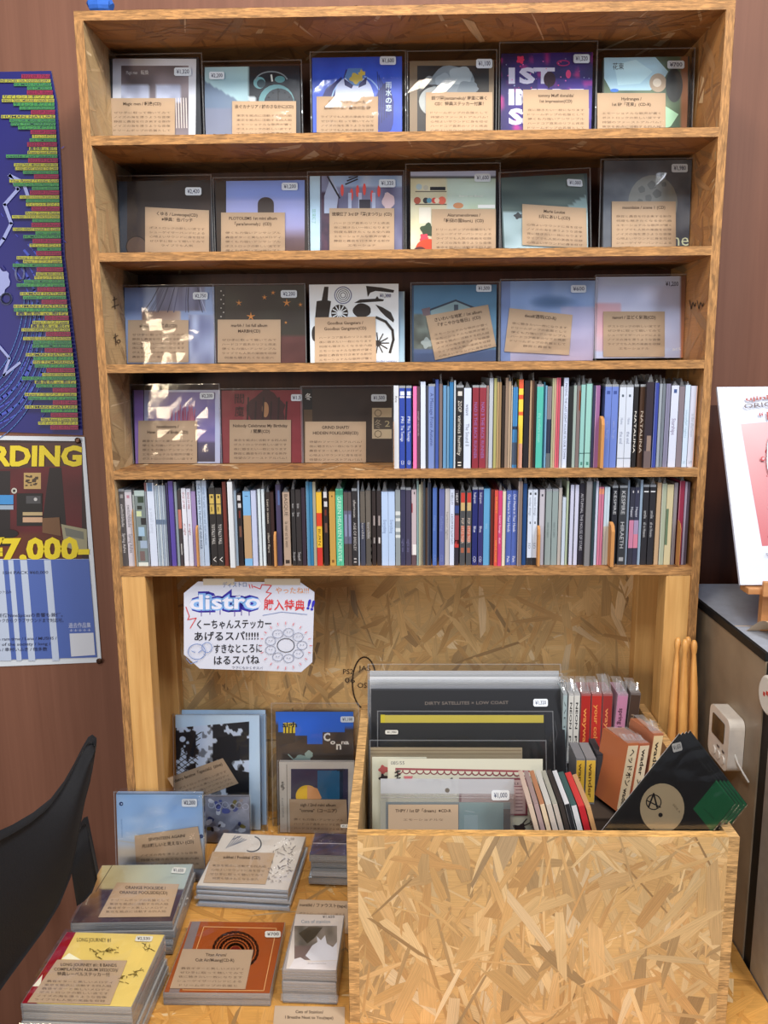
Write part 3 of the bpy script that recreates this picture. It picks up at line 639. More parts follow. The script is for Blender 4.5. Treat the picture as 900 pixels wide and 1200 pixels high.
def art18(a):
    def f(u, v):
        c = mix((196, 206, 232), (186, 194, 220), vn(u * 4, v * 4, 80))
        if .1 < v < .85: c = mix((180, 188, 214), (204, 206, 226), vn(u * 3, v * 5, 81))
        if u > .93: c = mix((120, 84, 66), (196, 130, 90), v)
        if u < .3 and .3 < v < .88: c = mix(c, (216, 150, 150), .6 * vn(u * 5, v * 5, 82) + .2)
        return c
    a.fill(697, 323.5, 804, 425, f, 40, 34); a.text('¥1,200', 780, 335, 795, 335, 5, (40, 50, 84), .014).text('act', 788, 411, 798, 410, 4, (240, 244, 250))
display('pale lavender white album with pink bloom, far right of third shelf', 2, 697, 323.5, 804, art18, (707, 365, 779, 418), ['nanori / 泣どく気泡(CD)'], None, '', film_box=(696, 322, 805), n=6, body=(80, 84, 100), thick=.008, z0=.003)
# --- row 4
def art19(a):
    a.rect(157, 457, 168, 546, (150, 122, 190)).rect(169, 457, 258, 546, (184, 190, 216)).fill(174, 459.5, 252, 541, lambda u, v: mix((112, 104, 158), (146, 132, 176), vn(u * 3, v * 9, 90)) if v < .7 else mix((66, 60, 80), (110, 100, 140), (1 - v) * 2), 26, 26)
    rd = random.Random(1)
    for k in range(22): x = rd.uniform(197, 229); a.line([(x, 493), (x + rd.uniform(-1, 1), rd.uniform(474, 488))], 1.1, rd.choice([(176, 80, 110), (150, 70, 110), (190, 110, 130)]))
display('purple mountain sky album with red shards, far left of fourth shelf', 3, 157, 456.5, 258, art19, (162, 493, 231, 543), ['novelessora /', 'How This All Ends (CD)'], (234, 460, 251, 468), '¥2,200', film_box=(155, 450, 259.5), n=6, body=(70, 64, 96))
def art20(a):
    a.fill(260, 457, 354, 546, nb((124, 44, 54), (142, 58, 66), 6, 95)); a.circ(312, 482, 22, (72, 34, 38), ry=24, wob=.1).circ(311, 480, 4, (176, 132, 96), ry=9)
    for k in range(6): a.line([(290 + k * 9, 492), (291 + k * 9, 466 + k % 2 * 5)], 2, (50, 26, 30))
    a.text('閻', 275, 472, 286, 472, 9, (74, 28, 34), .01).text('魔', 275, 487, 286, 487, 9, (74, 28, 34), .01)
display('crimson album with a dark crown figure, between purple and brown ones', 3, 260, 457, 354, art20, (269, 492, 341, 543), ['Nobody Celebrates My Birthday', '/ 閻魔(CD)'], (341, 462, 354, 470), '¥1,5', film_box=(258.5, 455, 355.5), n=6, body=(96, 36, 44))
def art21(a):
    a.fill(355, 455, 460, 546, nb((54, 42, 34), (70, 54, 44), 4, 99)); a.rect(356, 456, 366, 546, (36, 32, 32)).rect(356, 480, 366, 546, (96, 76, 56)); a.text('冬', 357.5, 468, 365, 468, 6, (226, 226, 226), .01)
    a.rect(436, 478, 459, 514, (190, 172, 144)).rect(438, 489, 459, 503, (86, 76, 66)); a.text('2', 451, 500, 457, 500, 7, (180, 166, 130)); a.text('冬', 439, 501, 447, 501, 8, (160, 146, 124))
    for y in (484, 508.5): a.ring(443, y, 4, .9, (120, 106, 88), n=8); 
display('dark brown album with a pale bill pattern beside white price tag', 3, 355, 455, 460, art21, (357.5, 494, 429, 543.5), ['GRIND SHAFT/', 'HIDDEN FOLKLORE(CD)'], (435, 462, 453, 470.5), '¥1,500', film_box=(353, 452, 461), n=6, body=(40, 34, 30))

# ============================================================ discs filed with the spine out
WHT = (222, 230, 244); BK = (34, 32, 34)
def spine(shelf, x0, x1, top, c, label, text=None, tc=None, st='', bars=(), out=0.0, bot=None, kraft=None, sleeve=0, group=None):
    """one case standing in the row; x0,x1 are photograph pixels half way up its spine"""
    z = SH[shelf]; ym = 500 if shelf == 3 else 615; ys = .014 - out
    a0 = Art(FV(0, ys, z), 0); xa, _ = a0.p(x0, ym); xb, _ = a0.p(x1, ym); h = a0.p((x0 + x1) / 2, top)[1]
    h = max(.10, min(h, .146)); xc = (xa + xb) / 2; w = (xb - xa) / 2 - .00015; rd = random.Random(int(x0 * 10))
    F = FV(xc, ys, z + .0003); name = 'cd_case' if x1 - x0 > 3.6 else 'slim_disc_sleeve'
    jew = 'j' in st; dp = .138 if jew or x1 - x0 > 5 else .132
    g = G(); body = mix(c, (60, 60, 66), .25)
    g.box(-w, w, 0, h, -dp, -.0003, body)
    th_ = None
    Fm = F.inverted()
    a = Art(F, 0); a.g = g; a.g.face([(-w, 0, 0), (w, 0, 0), (w, h, 0), (-w, h, 0)], c)
    hh = h
    if jew:                                        # clear ends of a jewel case above and below the spine print
        g.box(-w, w, h, h + .0035, -dp, -.0004, (150, 156, 164)); 
    def R_(v0, v1, cc, u0=0.0, u1=1.0, lay=.00006): g.face([(-w + 2 * w * u0, h * (1 - v1), lay), (-w + 2 * w * u1, h * (1 - v1), lay), (-w + 2 * w * u1, h * (1 - v0), lay), (-w + 2 * w * u0, h * (1 - v0), lay)], cc)
    for b in bars: R_(*b)
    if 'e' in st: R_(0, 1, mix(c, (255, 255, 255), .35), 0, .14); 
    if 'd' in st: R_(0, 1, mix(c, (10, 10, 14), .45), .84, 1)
    if 't' in st: R_(0, 1, mix(c, (20, 20, 30), .35), .47, .53, .00008)
    if text:
        for k, (tx, v0, v1) in enumerate(text if isinstance(text, list) else [(text, .2, .85)]):
            V, Fc, Wt = glyphs(tx, .0); L = (v1 - v0) * h; cap = min(w * 1.0, L / Wt * 1.0)
            # letters read downward, rotated a quarter turn clockwise
            q = [(-cap / 2 + y / .7 * cap, h * (1 - v0) - x / Wt * L) for x, y in V]
            g.tris([(px_, py_, .00012) for px_, py_ in q], Fc, tc or WHT)
    o = g.build(name, M_GLOSS); o.matrix_world = F
    tag(o, label, 'disc', group or ('discs filed spine out on the ' + ('fourth' if shelf == 3 else 'fifth') + ' shelf'))
    hs = sleeve or (rd.uniform(.004, .016) if rd.random() < .55 else 0)
    if hs and h + hs < .149 - (.003 if shelf == 3 else 0):
        g = G(); x = w * .8; n = 5; y0 = h + (.0036 if jew else .0002); d = rd.uniform(.03, .11)
        for k in range(n):
            ya = y0 + hs * (1 - abs(k - 1.5) * .12); yb = y0 + hs * (1 - abs(k - .5) * .12)
            g.face([(rd.uniform(-.3, .3) * w, y0, -.004 - d * k / n), (rd.uniform(-.3, .3) * w, y0, -.004 - d * (k + 1) / n), (rd.uniform(-x, x), ya, -.004 - d * (k + 1) / n), (rd.uniform(-x, x), yb, -.004 - d * k / n)], (230, 230, 236))
        g.face([(-x, y0, -.002), (x, y0, -.002), (rd.uniform(-.5, .5) * x, y0 + hs, -.003)], (230, 230, 236))
        g.build('sleeve_flap', M_FOG, parent=o)
    if kraft:                                      # rounded kraft divider card tucked into the bag, standing proud
        side, v0, cc = kraft[0], kraft[1], (192, 136, 78); xk = {'l': -w - .0004, 'r': w + .0003}[side]; hk = h * (1 - v0); yk = .0045 + (kraft[2] if len(kraft) > 2 else .006)
        g = G(); P = [(0, .001), (yk, .001), (yk, hk - .012), (yk * .8, hk - .004), (yk * .3, hk), (0, hk)]
        A_ = [(xk - .0003, y, zz) for zz, y in P]; B_ = [(xk + .0003 + (yk * .25 if side == 'r' else 0), y, zz) for zz, y in P]
        g.face(A_, cc); g.face(B_[::-1], cc)
        for i in range(len(P)): j = (i + 1) % len(P); g.face([A_[i], B_[i], B_[j], A_[j]], cc)
        g.build('divider_card', M_KRAFT, parent=o)
    return o

U = 'upper spine row'; LW = 'lower spine row'
r4 = [
 (461.5, 467.5, 452, (206, 212, 222), 'white spine at the left end of the %s beside the brown album' % U, [('Aria', .12, .2)], (90, 90, 90), '', (), 0, None, ('l', .43, .001)),
 (468, 475.3, 455, (44, 70, 164), 'left of the two royal blue spines with white lettering, %s' % U, [('PRI', .35, .43), ('The Teenage', .46, .66), ('CD', .9, .95)], None, 'jd', ((.04, .09, (214, 222, 240), .15, .85), (.1, .12, (226, 230, 240), .05, .95))),
 (476, 482.5, 455, (46, 74, 170), 'right of the two royal blue spines with white lettering, %s' % U, [('PRI', .35, .43), ('The Teenage', .46, .66), ('CD', .9, .95)], None, 'jd', ((.04, .09, (214, 222, 240), .15, .85), (.1, .12, (226, 230, 240), .05, .95))),
 (484, 488.5, 453, (232, 116, 176), 'bright pink slim spine in the %s' % U, None, None, ''),
 (488.7, 492.2, 453, (84, 62, 74), 'dark mauve thin spine right against the bright pink one', [('small records', .3, .6)], (180, 160, 170), ''),
 (492.9, 498.7, 447.5, (208, 220, 242), 'tall plain white spine just right of the dark mauve one', None, None, ''),
 (499.3, 501.7, 452, (66, 72, 86), 'dark grey sliver between tall white and pale blue lettered spines', None, None, ''),
 (502, 510, 453, (116, 138, 196), 'pale blue spine with dark blue lettering, %s' % U, [('A Message From Autumn', .08, .72)], (52, 62, 120), 'jd'),
 (510.3, 514, 445, (62, 86, 164), 'blue narrow spine touching the pale blue lettered one, %s' % U, None, None, '', (), 0, None, None, .012),
 (514.6, 518.4, 450, (118, 104, 104), 'taupe thin spine between two blues near a tall plastic flap', None, None, '', (), 0, None, None, .016),
 (519.2, 523.6, 452, (96, 146, 190), 'sky blue spine right of the taupe one, %s' % U, None, None, 'd'),
 (523.8, 526.3, 453, (104, 150, 186), 'thin light blue spine left of the strong blue one', None, None, ''),
 (526.6, 531.7, 448, (46, 116, 172), 'strong blue spine before a white edge, %s' % U, None, None, 'd', (), 0, None, None, .008),
 (531.9, 533.9, 446, (196, 208, 220), 'thin white edge left of the black spine with white lettering', None, None, ''),
 (534.6, 543, 454.5, (38, 36, 38), 'black spine with round white logo and white italic lettering, %s' % U, [('ZOOP', .16, .3), ('various humility', .34, .84), ('II', .92, .97)], (222, 218, 210), 'j', ((.045, .1, (206, 204, 200), .2, .8),)),
 (543.5, 552, 455, (204, 216, 240), 'white spine with grey lettering between black and red ones', [('weave', .2, .34), ('The Sound II', .44, .72)], (96, 104, 120), ''),
 (553.5, 561, 454.5, (134, 44, 58), 'left of the twin red spines with lilac lettering, %s' % U, [('NAD II THE BACK RUNNER', .18, .88)], (146, 110, 176), 'j'),
 (561.7, 569.5, 454.5, (138, 48, 62), 'right of the twin red spines with lilac lettering, %s' % U, [('NAD II THE BACK RUNNER', .18, .88)], (146, 110, 176), 'j'),
 (569.8, 572.4, 452, (142, 116, 112), 'taupe sliver right of the twin red spines', None, None, ''),
 (573, 578, 443.5, (180, 188, 200), 'tall silver white spine between twin reds and yellow green one', None, None, 'd'),
 (578.4, 581.7, 443.5, (166, 164, 106), 'tall yellow green thin spine, %s' % U, None, None, ''),
 (582, 584.4, 448, (172, 146, 106), 'first tan thin spine right of the yellow green one', None, None, ''),
 (584.6, 587.2, 448, (150, 124, 92), 'second, darker tan thin spine before the black brown one', None, None, ''),
 (588, 591.4, 452, (44, 34, 28), 'black brown spine between tan ones, %s' % U, None, None, ''),
 (591.8, 595, 443, (140, 120, 104), 'taupe tall bagged spine right of the black brown one', None, None, '', (), 0, None, None, .012),
 (595.2, 598.4, 447, (166, 146, 124), 'lighter taupe spine left of a beige sliver', None, None, ''),
 (598.8, 600.2, 452, (196, 184, 168), 'beige sliver left of the denim blue spine', None, None, ''),
 (600.6, 606.2, 454, (62, 128, 186), 'denim blue spine with dark lower half, %s' % U, None, None, 't', ((.48, .52, (30, 50, 80)), (.68, .96, (70, 84, 106)))),
 (607.3, 612.6, 445, (228, 206, 74), 'yellow spine with red blocks and kraft divider, %s' % U, None, None, '', ((0, .1, (216, 92, 60)), (.17, .22, (214, 84, 52)), (.36, .4, (216, 96, 56)), (.72, 1, (210, 160, 140))), 0, None, ('l', .5, .004)),
 (613.8, 619.8, 446, (32, 30, 36), 'black tall spine right of the yellow and red one', None, None, 't'),
 (620.3, 622.6, 446, (168, 140, 112), 'beige line spine beside the black tall one', None, None, ''),
 (622.8, 625.2, 446, (86, 58, 42), 'dark brown thin spine between beige line and turquoise one', None, None, ''),
 (625.4, 627.8, 447, (40, 34, 32), 'nearly black sliver left of the turquoise spine', None, None, ''),
 (628.4, 636, 453.5, (80, 182, 168), 'turquoise spine with pale lettering, %s' % U, [('the northern ocean', .32, .68)], (150, 214, 206), 'j'),
 (636.2, 638, 448, (26, 84, 106), 'dark teal sliver right of the turquoise spine', None, None, ''),
 (638.3, 640.4, 452, (112, 160, 196), 'light blue sliver right of the dark teal one', None, None, ''),
 (640.7, 645.7, 453, (126, 120, 128), 'grey spine with navy lower half, %s' % U, None, None, 't', ((.4, .82, (34, 44, 68)), (.82, 1, (96, 104, 110)))),
 (646.2, 648.4, 443.5, (170, 172, 140), 'sage green tall thin spine beside the beige one', None, None, ''),
 (648.6, 650.6, 443.5, (190, 168, 140), 'beige tall thin spine left of the coral pink ones', None, None, ''),
 (650.9, 653.2, 443, (206, 96, 110), 'coral pink tall thin spine, left one of the pair', None, None, 'e'),
 (653.4, 655.8, 443, (190, 84, 104), 'deeper coral pink thin spine, right one of the pair', None, None, ''),
 (656.2, 659.2, 453, (176, 180, 190), 'light grey thin spine left of the dotted white one', None, None, ''),
 (659.6, 665, 443, (200, 212, 238), 'tall white spine with a column of tiny dark lettering', [('PASSING THE LAST LIGHT HOUSE IN OUR TOWN', .06, .9)], (50, 54, 80), ''),
 (665.5, 671, 453, (36, 40, 40), 'black green spine right of the dotted white one', None, None, 't'),
 (671.2, 674.8, 452, (150, 168, 164), 'grey green spine beside the black green one', None, None, ''),
 (675.2, 679.3, 452, (118, 106, 106), 'taupe spine with rust coloured edge left of the mint pair', None, None, '', ((.06, .3, (120, 60, 30), .6, 1),)),
 (679.9, 685.6, 451, (140, 192, 190), 'left mint green spine of the tall pair, %s' % U, None, None, 'd', ((.82, .83, (50, 90, 90)), (.93, .97, (70, 130, 120), .3, .7))),
 (686, 693.3, 450, (146, 198, 192), 'right mint green spine of the tall pair, %s' % U, None, None, 'd', ((.82, .83, (50, 90, 90)), (.93, .97, (70, 130, 120), .3, .7))),
 (693.8, 696.4, 452, (50, 52, 84), 'dark indigo sliver between mint and mauve spines', None, None, ''),
 (696.7, 702, 452, (146, 98, 146), 'mauve purple spine with kraft divider, %s' % U, None, None, 'e', (), 0, None, ('r', .37, .012)),
 (703.8, 707.2, 456, (44, 42, 52), 'dark recessed spine behind the kraft divider, %s' % U, None, None, '', (), -.02),  # dark strip set back to stand in for the shaded gap, no disc
 (707.8, 715.4, 453.5, (104, 128, 204), 'left of the two periwinkle blue spines, %s' % U, [('ambient', .42, .5), ('The Light', .53, .64)], (150, 166, 216), 'j', ((.05, .09, (60, 80, 150), .25, .75),)),
 (715.6, 723.3, 453.5, (104, 128, 204), 'right of the two periwinkle blue spines, %s' % U, [('ambient', .42, .5), ('The Light', .53, .64)], (150, 166, 216), 'j', ((.05, .09, (60, 80, 150), .25, .75),)),
 (724.6, 732.4, 454, (202, 212, 230), 'left white spine of the pair with small diamond marks', [('Home', .38, .46), ('the end', .55, .7)], (120, 130, 160), 'j', ((.09, .12, (70, 84, 100), .35, .65), (.88, .89, (120, 130, 150)))),
 (732.6, 740.6, 454, (202, 212, 230), 'right white spine of the pair with small diamond marks', [('Home', .38, .46), ('the end', .55, .7)], (120, 130, 160), 'j', ((.09, .12, (70, 84, 100), .35, .65), (.88, .89, (120, 130, 150)))),
 (741.6, 746.6, 453.5, (32, 30, 32), 'black spine with big white capitals, right of the diamond pair', [('NATALINA', .3, .82)], (226, 222, 214), 'j'),
 (748.6, 754.8, 453.5, (70, 48, 34), 'brown spine with big pale capitals, right of the black one', [('NATALINA', .3, .82)], (216, 204, 190), 'jd'),
 (756, 764.5, 448, (48, 40, 50), 'dark photo sleeve pulled slightly out near the right end, %s' % U, None, None, '', ((.62, .8, (140, 120, 110), .3, .9), (.8, 1, (106, 92, 92))), .008, None, None, .012),
 (765.6, 770.2, 449, (54, 70, 156), 'cobalt blue spine right of the dark photo sleeve', None, None, 'e', (), .003),
 (770.8, 774.2, 450, (150, 160, 172), 'pale grey thin sleeve right of the cobalt one', None, None, '', (), 0, None, None, .014),
 (774.6, 778, 450, (112, 122, 134), 'darker grey thin sleeve, second right of the cobalt one', None, None, ''),
 (778.6, 783.8, 450, (128, 128, 156), 'grey lilac spine left of the white one with blue dot', None, None, 't'),
 (784.8, 793.6, 452, (206, 214, 236), 'white spine with a dark blue dot at its top', [('Starships', .4, .6)], (110, 90, 130), '', ((.045, .09, (62, 86, 140), .3, .72),)),
 (794, 800.4, 453, (128, 118, 128), 'taupe grey spine right of the white one with blue dot', None, None, ''),
 (801, 806.8, 451.5, (196, 216, 240), 'pale ice white spine, second from the right end, %s' % U, [('snowfall nights', .3, .64), ('S', .92, .96)], (150, 180, 200), ''),
 (807.3, 815, 452.5, (200, 206, 228), 'white spine with peach edge at the right end, %s' % U, [('in the afternoon', .34, .62), ('S', .92, .96)], (150, 160, 180), '', ((0, 1, (222, 176, 150), .88, 1),)),
]
r5 = [
 (141.2, 147.6, 576, (84, 82, 86), 'dark grey spine with white lettering at the far left, %s' % LW, [('switchblade', .17, .47), ('Spring Ashes', .56, .82)], (222, 220, 222), 'j', ((.04, .09, (150, 150, 154), .25, .8),)),
 (148, 156.2, 577, (190, 188, 200), 'pale grey spine with dark lettering, second from left, %s' % LW, [('switchblade', .17, .47), ('Spring Ashes', .56, .82)], (84, 80, 92), 'j', ((.04, .08, (170, 120, 140), .3, .7),)),
 (157, 159.2, 580, (150, 160, 160), 'thin grey sleeve with kraft divider near the left end, %s' % LW, None, None, '', (), 0, None, ('l', .2, .001)),
 (159.5, 171.3, 575, (112, 126, 128), 'wide spine with black, green and white leaf pattern', None, None, '', ((0, .07, (170, 190, 190)), (.08, .16, (40, 60, 46), .3, .9), (.2, .25, (30, 40, 34), .2, .7), (.27, .34, (190, 204, 160), .1, .6), (.36, .45, (36, 36, 40), .5, 1), (.48, .6, (150, 182, 210), .2, .8), (.6, .66, (48, 56, 60), .1, .5), (.66, .76, (150, 170, 196), .3, 1), (.8, .93, (110, 92, 92), .2, .7), (.95, 1, (206, 214, 210)))),
 (171.6, 173.7, 566, (120, 74, 78), 'thin dark red edge rising above the white spine, lower left', None, None, '', ((.1, 1, (130, 138, 150)),)),
 (174.2, 182.6, 566, (200, 212, 234), 'white spine with a blue photo showing at its top', [('a small song', .3, .6)], (180, 190, 210), '', ((0, .1, (86, 120, 160), .1, .8),)),
]
for k in range(6):
    ordn = ['first', 'second', 'third', 'fourth', 'fifth', 'last'][k]
    r5.append((183.2 + k * 2.1, 185.1 + k * 2.1, 569, [(176, 192, 208), (154, 172, 192), (190, 204, 216), (148, 164, 186), (172, 186, 204), (128, 142, 160)][k], '%s of six slim icy blue sleeves left of the purple spine' % ordn, None, None, '', ((.42, .48, (100, 120, 150)),)))
r5 += [
 (196.2, 198.7, 566, (44, 40, 84), 'navy sliver left of the purple spine, %s' % LW, None, None, ''),
 (199.2, 205.4, 564, (82, 66, 156), 'vivid purple spine near the left, %s' % LW, None, None, 'd'),
 (206, 209, 565, (128, 142, 152), 'grey blue thin spine right of the purple one', None, None, ''),
 (209.4, 213.2, 575, (58, 50, 56), 'dark spine with salmon middle right of the grey blue one', None, None, '', ((.25, .5, (184, 112, 100)), (.7, .85, (180, 180, 180), .4, .7))),
 (214, 219.4, 572.5, (214, 218, 232), 'left white spine of the pair with red print near its top', [('EDGE OF FIRE', .05, .26), ('at night', .45, .6)], (150, 60, 70), ''),
 (219.8, 225, 573, (204, 208, 226), 'right white spine of the pair with red print near its top', [('EDGE OF FIRE', .05, .26), ('at night', .45, .6)], (150, 60, 70), ''),
 (225.3, 230.4, 576, (146, 128, 178), 'lilac spine with kraft divider, %s' % LW, None, None, '', (), 0, None, ('r', .45, .004)),
 (232.2, 237.6, 563.5, (176, 196, 222), 'left pale blue tall spine with dark title lettering', [('THE SUMMER IN TELEPHONE AND RIVER', .03, .8)], (44, 60, 100), ''),
 (238, 243.6, 563.5, (168, 188, 216), 'right pale blue tall spine with faint grey lettering', [('songs for quiet rooms and open windows', .08, .75)], (110, 130, 160), ''),
 (246, 253.4, 572, (36, 34, 36), 'left of the twin black spines with gold blocks, %s' % LW, [('TOTALLY FALL', .46, .72), ('V', .88, .95)], (210, 208, 206), '', ((.08, .2, (196, 170, 88), .1, .8), (.21, .33, (190, 164, 84), .1, .8), (.1, .13, (36, 34, 36), .3, .6), (.24, .3, (36, 34, 36), .3, .45)), 0, None, None, .01),
 (253.8, 261.2, 572, (36, 34, 36), 'right of the twin black spines with gold blocks, %s' % LW, [('TOTALLY FALL', .46, .72), ('V', .88, .95)], (210, 208, 206), '', ((.08, .2, (196, 170, 88), .1, .8), (.21, .33, (190, 164, 84), .1, .8), (.1, .13, (36, 34, 36), .3, .6), (.24, .3, (36, 34, 36), .3, .45))),
 (262, 266.8, 565, (122, 50, 42), 'rust red spine right of the twin black and gold ones', None, None, 'd'),
 (268, 273.8, 565, (206, 212, 220), 'white sleeve pulled forward out of the row, %s' % LW, None, None, 'e', (), .012, None, None, .006),
 (274.2, 278, 575, (150, 170, 190), 'pale blue grey spine right of the pulled out white sleeve', None, None, ''),
 (278.6, 284, 578, (36, 28, 30), 'black spine with white squares and faint red print', None, None, '', ((.03, .1, (206, 206, 210), .1, .8), (.14, .2, (200, 200, 204), .2, .9), (.24, .34, (110, 40, 34), .3, .7), (.45, .6, (110, 74, 60), .3, .8))),
 (285.5, 294.4, 576, (116, 172, 220), 'sky blue spine with tan lower panel, %s' % LW, None, None, '', ((.32, .9, (176, 146, 110)), (.06, .07, (60, 90, 130), .3, .7))),
 (295, 302, 575, (184, 194, 226), 'lavender white spine right of the blue and tan one', None, None, 'd'),
 (302.8, 306.6, 573.5, (202, 216, 226), 'left of the two slim white spines before the dark brown one', None, None, 'd'),
 (307.2, 311, 573.5, (206, 220, 230), 'right of the two slim white spines before the dark brown one', None, None, 'd'),
 (312.2, 317, 577, (40, 32, 32), 'dark brown spine with small white handwriting', [('Lost in season', .1, .42), ('silent flare', .55, .82)], (200, 192, 180), ''),
 (317.3, 321.4, 577, (48, 26, 26), 'blackish red spine with kraft divider, %s' % LW, None, None, '', (), 0, None, ('r', .53, .006)),
 (324, 330, 568, (66, 60, 92), 'dusky violet spine left of the beige capitals one', None, None, 'd', ((.07, .25, (80, 100, 150), .4, .8),)),
 (331.8, 340, 577, (170, 150, 134), 'beige spine with tall dark capitals down its front', [('BASQUE', .03, .32), ('la mer et le vent', .4, .75)], (76, 66, 60), '', ((.92, .97, (60, 50, 46), .2, .8),)),
 (341.8, 346.4, 574, (42, 40, 42), 'left black spine right of the beige capitals one', [('to', .18, .24), ('be', .3, .35), ('Sequel', .82, .93)], (180, 180, 184), ''),
 (347, 353.4, 574, (46, 42, 44), 'right black spine right of the beige capitals one', [('to', .18, .24), ('be', .3, .35), ('Sequel', .82, .93)], (180, 180, 184), 'd'),
 (353.8, 358.4, 572, (48, 36, 52), 'plum black spine left of the ocean blue one', None, None, ''),
 (359.4, 362.8, 564.5, (72, 132, 172), 'tall ocean blue spine, left slice of the blue pair', None, None, 'e', (), 0, None, None, .003),
 (363, 366.8, 565, (40, 112, 158), 'tall ocean blue spine, right slice of the blue pair', None, None, ''),
 (367, 370.6, 565, (160, 156, 136), 'cream grey tall sliver left of the yellow and red spine', None, None, ''),
 (371, 377.4, 577, (222, 178, 52), 'yellow and red banded spine, %s' % LW, [('BURN', .5, .72)], (90, 60, 20), '', ((.28, .46, (204, 64, 34)), (.75, 1, (196, 52, 44)))),
 (379, 384.6, 576.5, (38, 28, 28), 'black spine with white squares right of the yellow and red one', None, None, '', ((.0, .08, (206, 206, 210), .1, .8), (.13, .2, (200, 200, 204), .2, .9), (.24, .32, (110, 46, 34), .3, .7), (.42, .55, (110, 74, 60), .3, .8))),
 (386, 393.2, 576.5, (186, 148, 74), 'ochre gold plain spine, %s' % LW, None, None, '', ((.05, .07, (90, 60, 30), .4, .6), (.92, .96, (120, 84, 40), .3, .7))),
 (393.8, 402.4, 573, (84, 184, 150), 'mint green spine speckled with white lettering, %s' % LW, [('GREEN HEAVEN FOREVER', .1, .95)], (196, 234, 218), 't', ((.02, .08, (60, 150, 120)),), 0, None, None, .01),
 (403, 407.6, 577, (98, 98, 122), 'left slate spine with pale blue middle, %s' % LW, None, None, '', ((0, .25, (82, 72, 72)), (.7, 1, (74, 66, 66)), (.3, .6, (130, 136, 170), .2, .8))),
 (407.8, 412, 577, (94, 96, 124), 'right slate spine with pale blue middle, %s' % LW, None, None, '', ((0, .25, (82, 72, 72)), (.7, 1, (74, 66, 66)), (.3, .6, (130, 136, 170), .2, .8))),
 (412.6, 419, 575.5, (44, 42, 46), 'black spine with fine grey capitals left of a clear edge', [('afternoon', .12, .35), ('AGE OF BRIDLEY', .42, .8), ('II', .9, .96)], (186, 182, 182), 'j'),
 (419.4, 421.4, 563.5, (154, 164, 178), 'clear bluish bag edge standing tall, %s' % LW, None, None, ''),
 (422.4, 428, 576, (96, 90, 84), 'left grey brown spine with navy lower half', [('torchlit', .42, .64)], (180, 180, 184), '', ((.42, 1, (62, 66, 84)),)),
 (428.8, 435.2, 575, (100, 94, 88), 'right grey brown spine with grey lower half', [('torchlit', .42, .64)], (180, 180, 184), 'd', ((.62, 1, (84, 80, 76)),)),
 (436, 440.6, 575.5, (46, 38, 38), 'left black spine with two white label bars, %s' % LW, None, None, '', ((.33, .46, (160, 150, 150), .35, .75), (.62, .7, (150, 144, 144), .35, .75))),
 (441.6, 446.8, 575.5, (50, 44, 46), 'right black spine with two white label bars, %s' % LW, None, None, '', ((.33, .46, (160, 150, 150), .35, .75), (.62, .7, (200, 196, 196), .35, .75))),
 (447.2, 455, 576.5, (178, 202, 238), 'left half of the broad pale blue spine pair', [('Everything', .38, .56)], (120, 140, 180), ''),
 (455.1, 462.8, 576.5, (178, 202, 238), 'right half of the broad pale blue spine pair', [('Everything', .38, .56)], (120, 140, 180), ''),
 (463.4, 469.2, 574.5, (138, 148, 154), 'grey spine with white diagonal stripes, %s' % LW, None, None, '', ((.28, .33, (206, 212, 214)), (.37, .41, (206, 212, 214)), (.5, .55, (206, 212, 214)), (.59, .63, (206, 212, 214)))),
 (469.6, 475.2, 574, (54, 54, 84), 'left indigo spine right of the striped grey one', [('night sea', .65, .82)], (110, 110, 150), 'j'),
 (475.6, 481.8, 574.5, (64, 60, 84), 'right indigo spine left of the speckled pink white one', [('night sea', .65, .82)], (110, 110, 150), 'j'),
 (482.4, 488, 574, (190, 176, 184), 'pinkish white speckled spine, %s' % LW, None, None, '', ((.18, .3, (150, 60, 70), .0, .2), (.72, .86, (226, 224, 226), .2, 1), (.86, 1, (96, 76, 84)), (.03, .06, (30, 30, 34), .5, .7))),
 (488.4, 490.6, 563.5, (132, 160, 162), 'tall sea green sliver, first of three pale slim sleeves', None, None, ''),
 (490.8, 493.2, 568, (172, 172, 148), 'cream green slim sleeve, second of three pale ones', None, None, ''),
 (493.4, 495.4, 565, (140, 132, 116), 'khaki slim sleeve, third of three pale ones', None, None, ''),
 (496, 498.4, 564.5, (52, 62, 74), 'dark slate slim sleeve, first of three dark ones', None, None, 'e'),
 (498.6, 501, 572, (70, 52, 44), 'dark brown slim sleeve, middle of three dark ones', None, None, ''),
 (501.2, 505.2, 566, (34, 42, 62), 'midnight blue slim sleeve, third of three dark ones', None, None, 'e'),
 (507, 512.5, 572, (74, 106, 178), 'medium blue spine right of the midnight slim sleeves', [('falling', .35, .55), ('CD', .86, .95)], (110, 140, 200), 'd', (), 0, None, None, .008),
 (514.6, 521, 573.5, (90, 100, 160), 'dull periwinkle spine right of the medium blue one, %s' % LW, [('falling', .35, .55), ('CD', .86, .95)], (120, 134, 190), '', (), 0, None, None, .008),
 (521.7, 526.7, 573, (182, 180, 184), 'grey white spine with one small dark word', [('harbour lights', .3, .66)], (120, 116, 116), 'e'),
 (527, 532.4, 573.5, (206, 216, 240), 'white spine with thin black line of text, beside grey white one', [('HELLO', .05, .2), ('A ROOM FOR SLOW DAYS', .32, .72)], (70, 76, 100), ''),
 (532.8, 537.8, 575, (44, 40, 52), 'black spine with red collage in its middle', [('HEAT', .04, .16)], (220, 220, 226), '', ((.2, .3, (50, 70, 130)), (.33, .72, (140, 60, 70)), (.66, .76, (190, 56, 54)))),
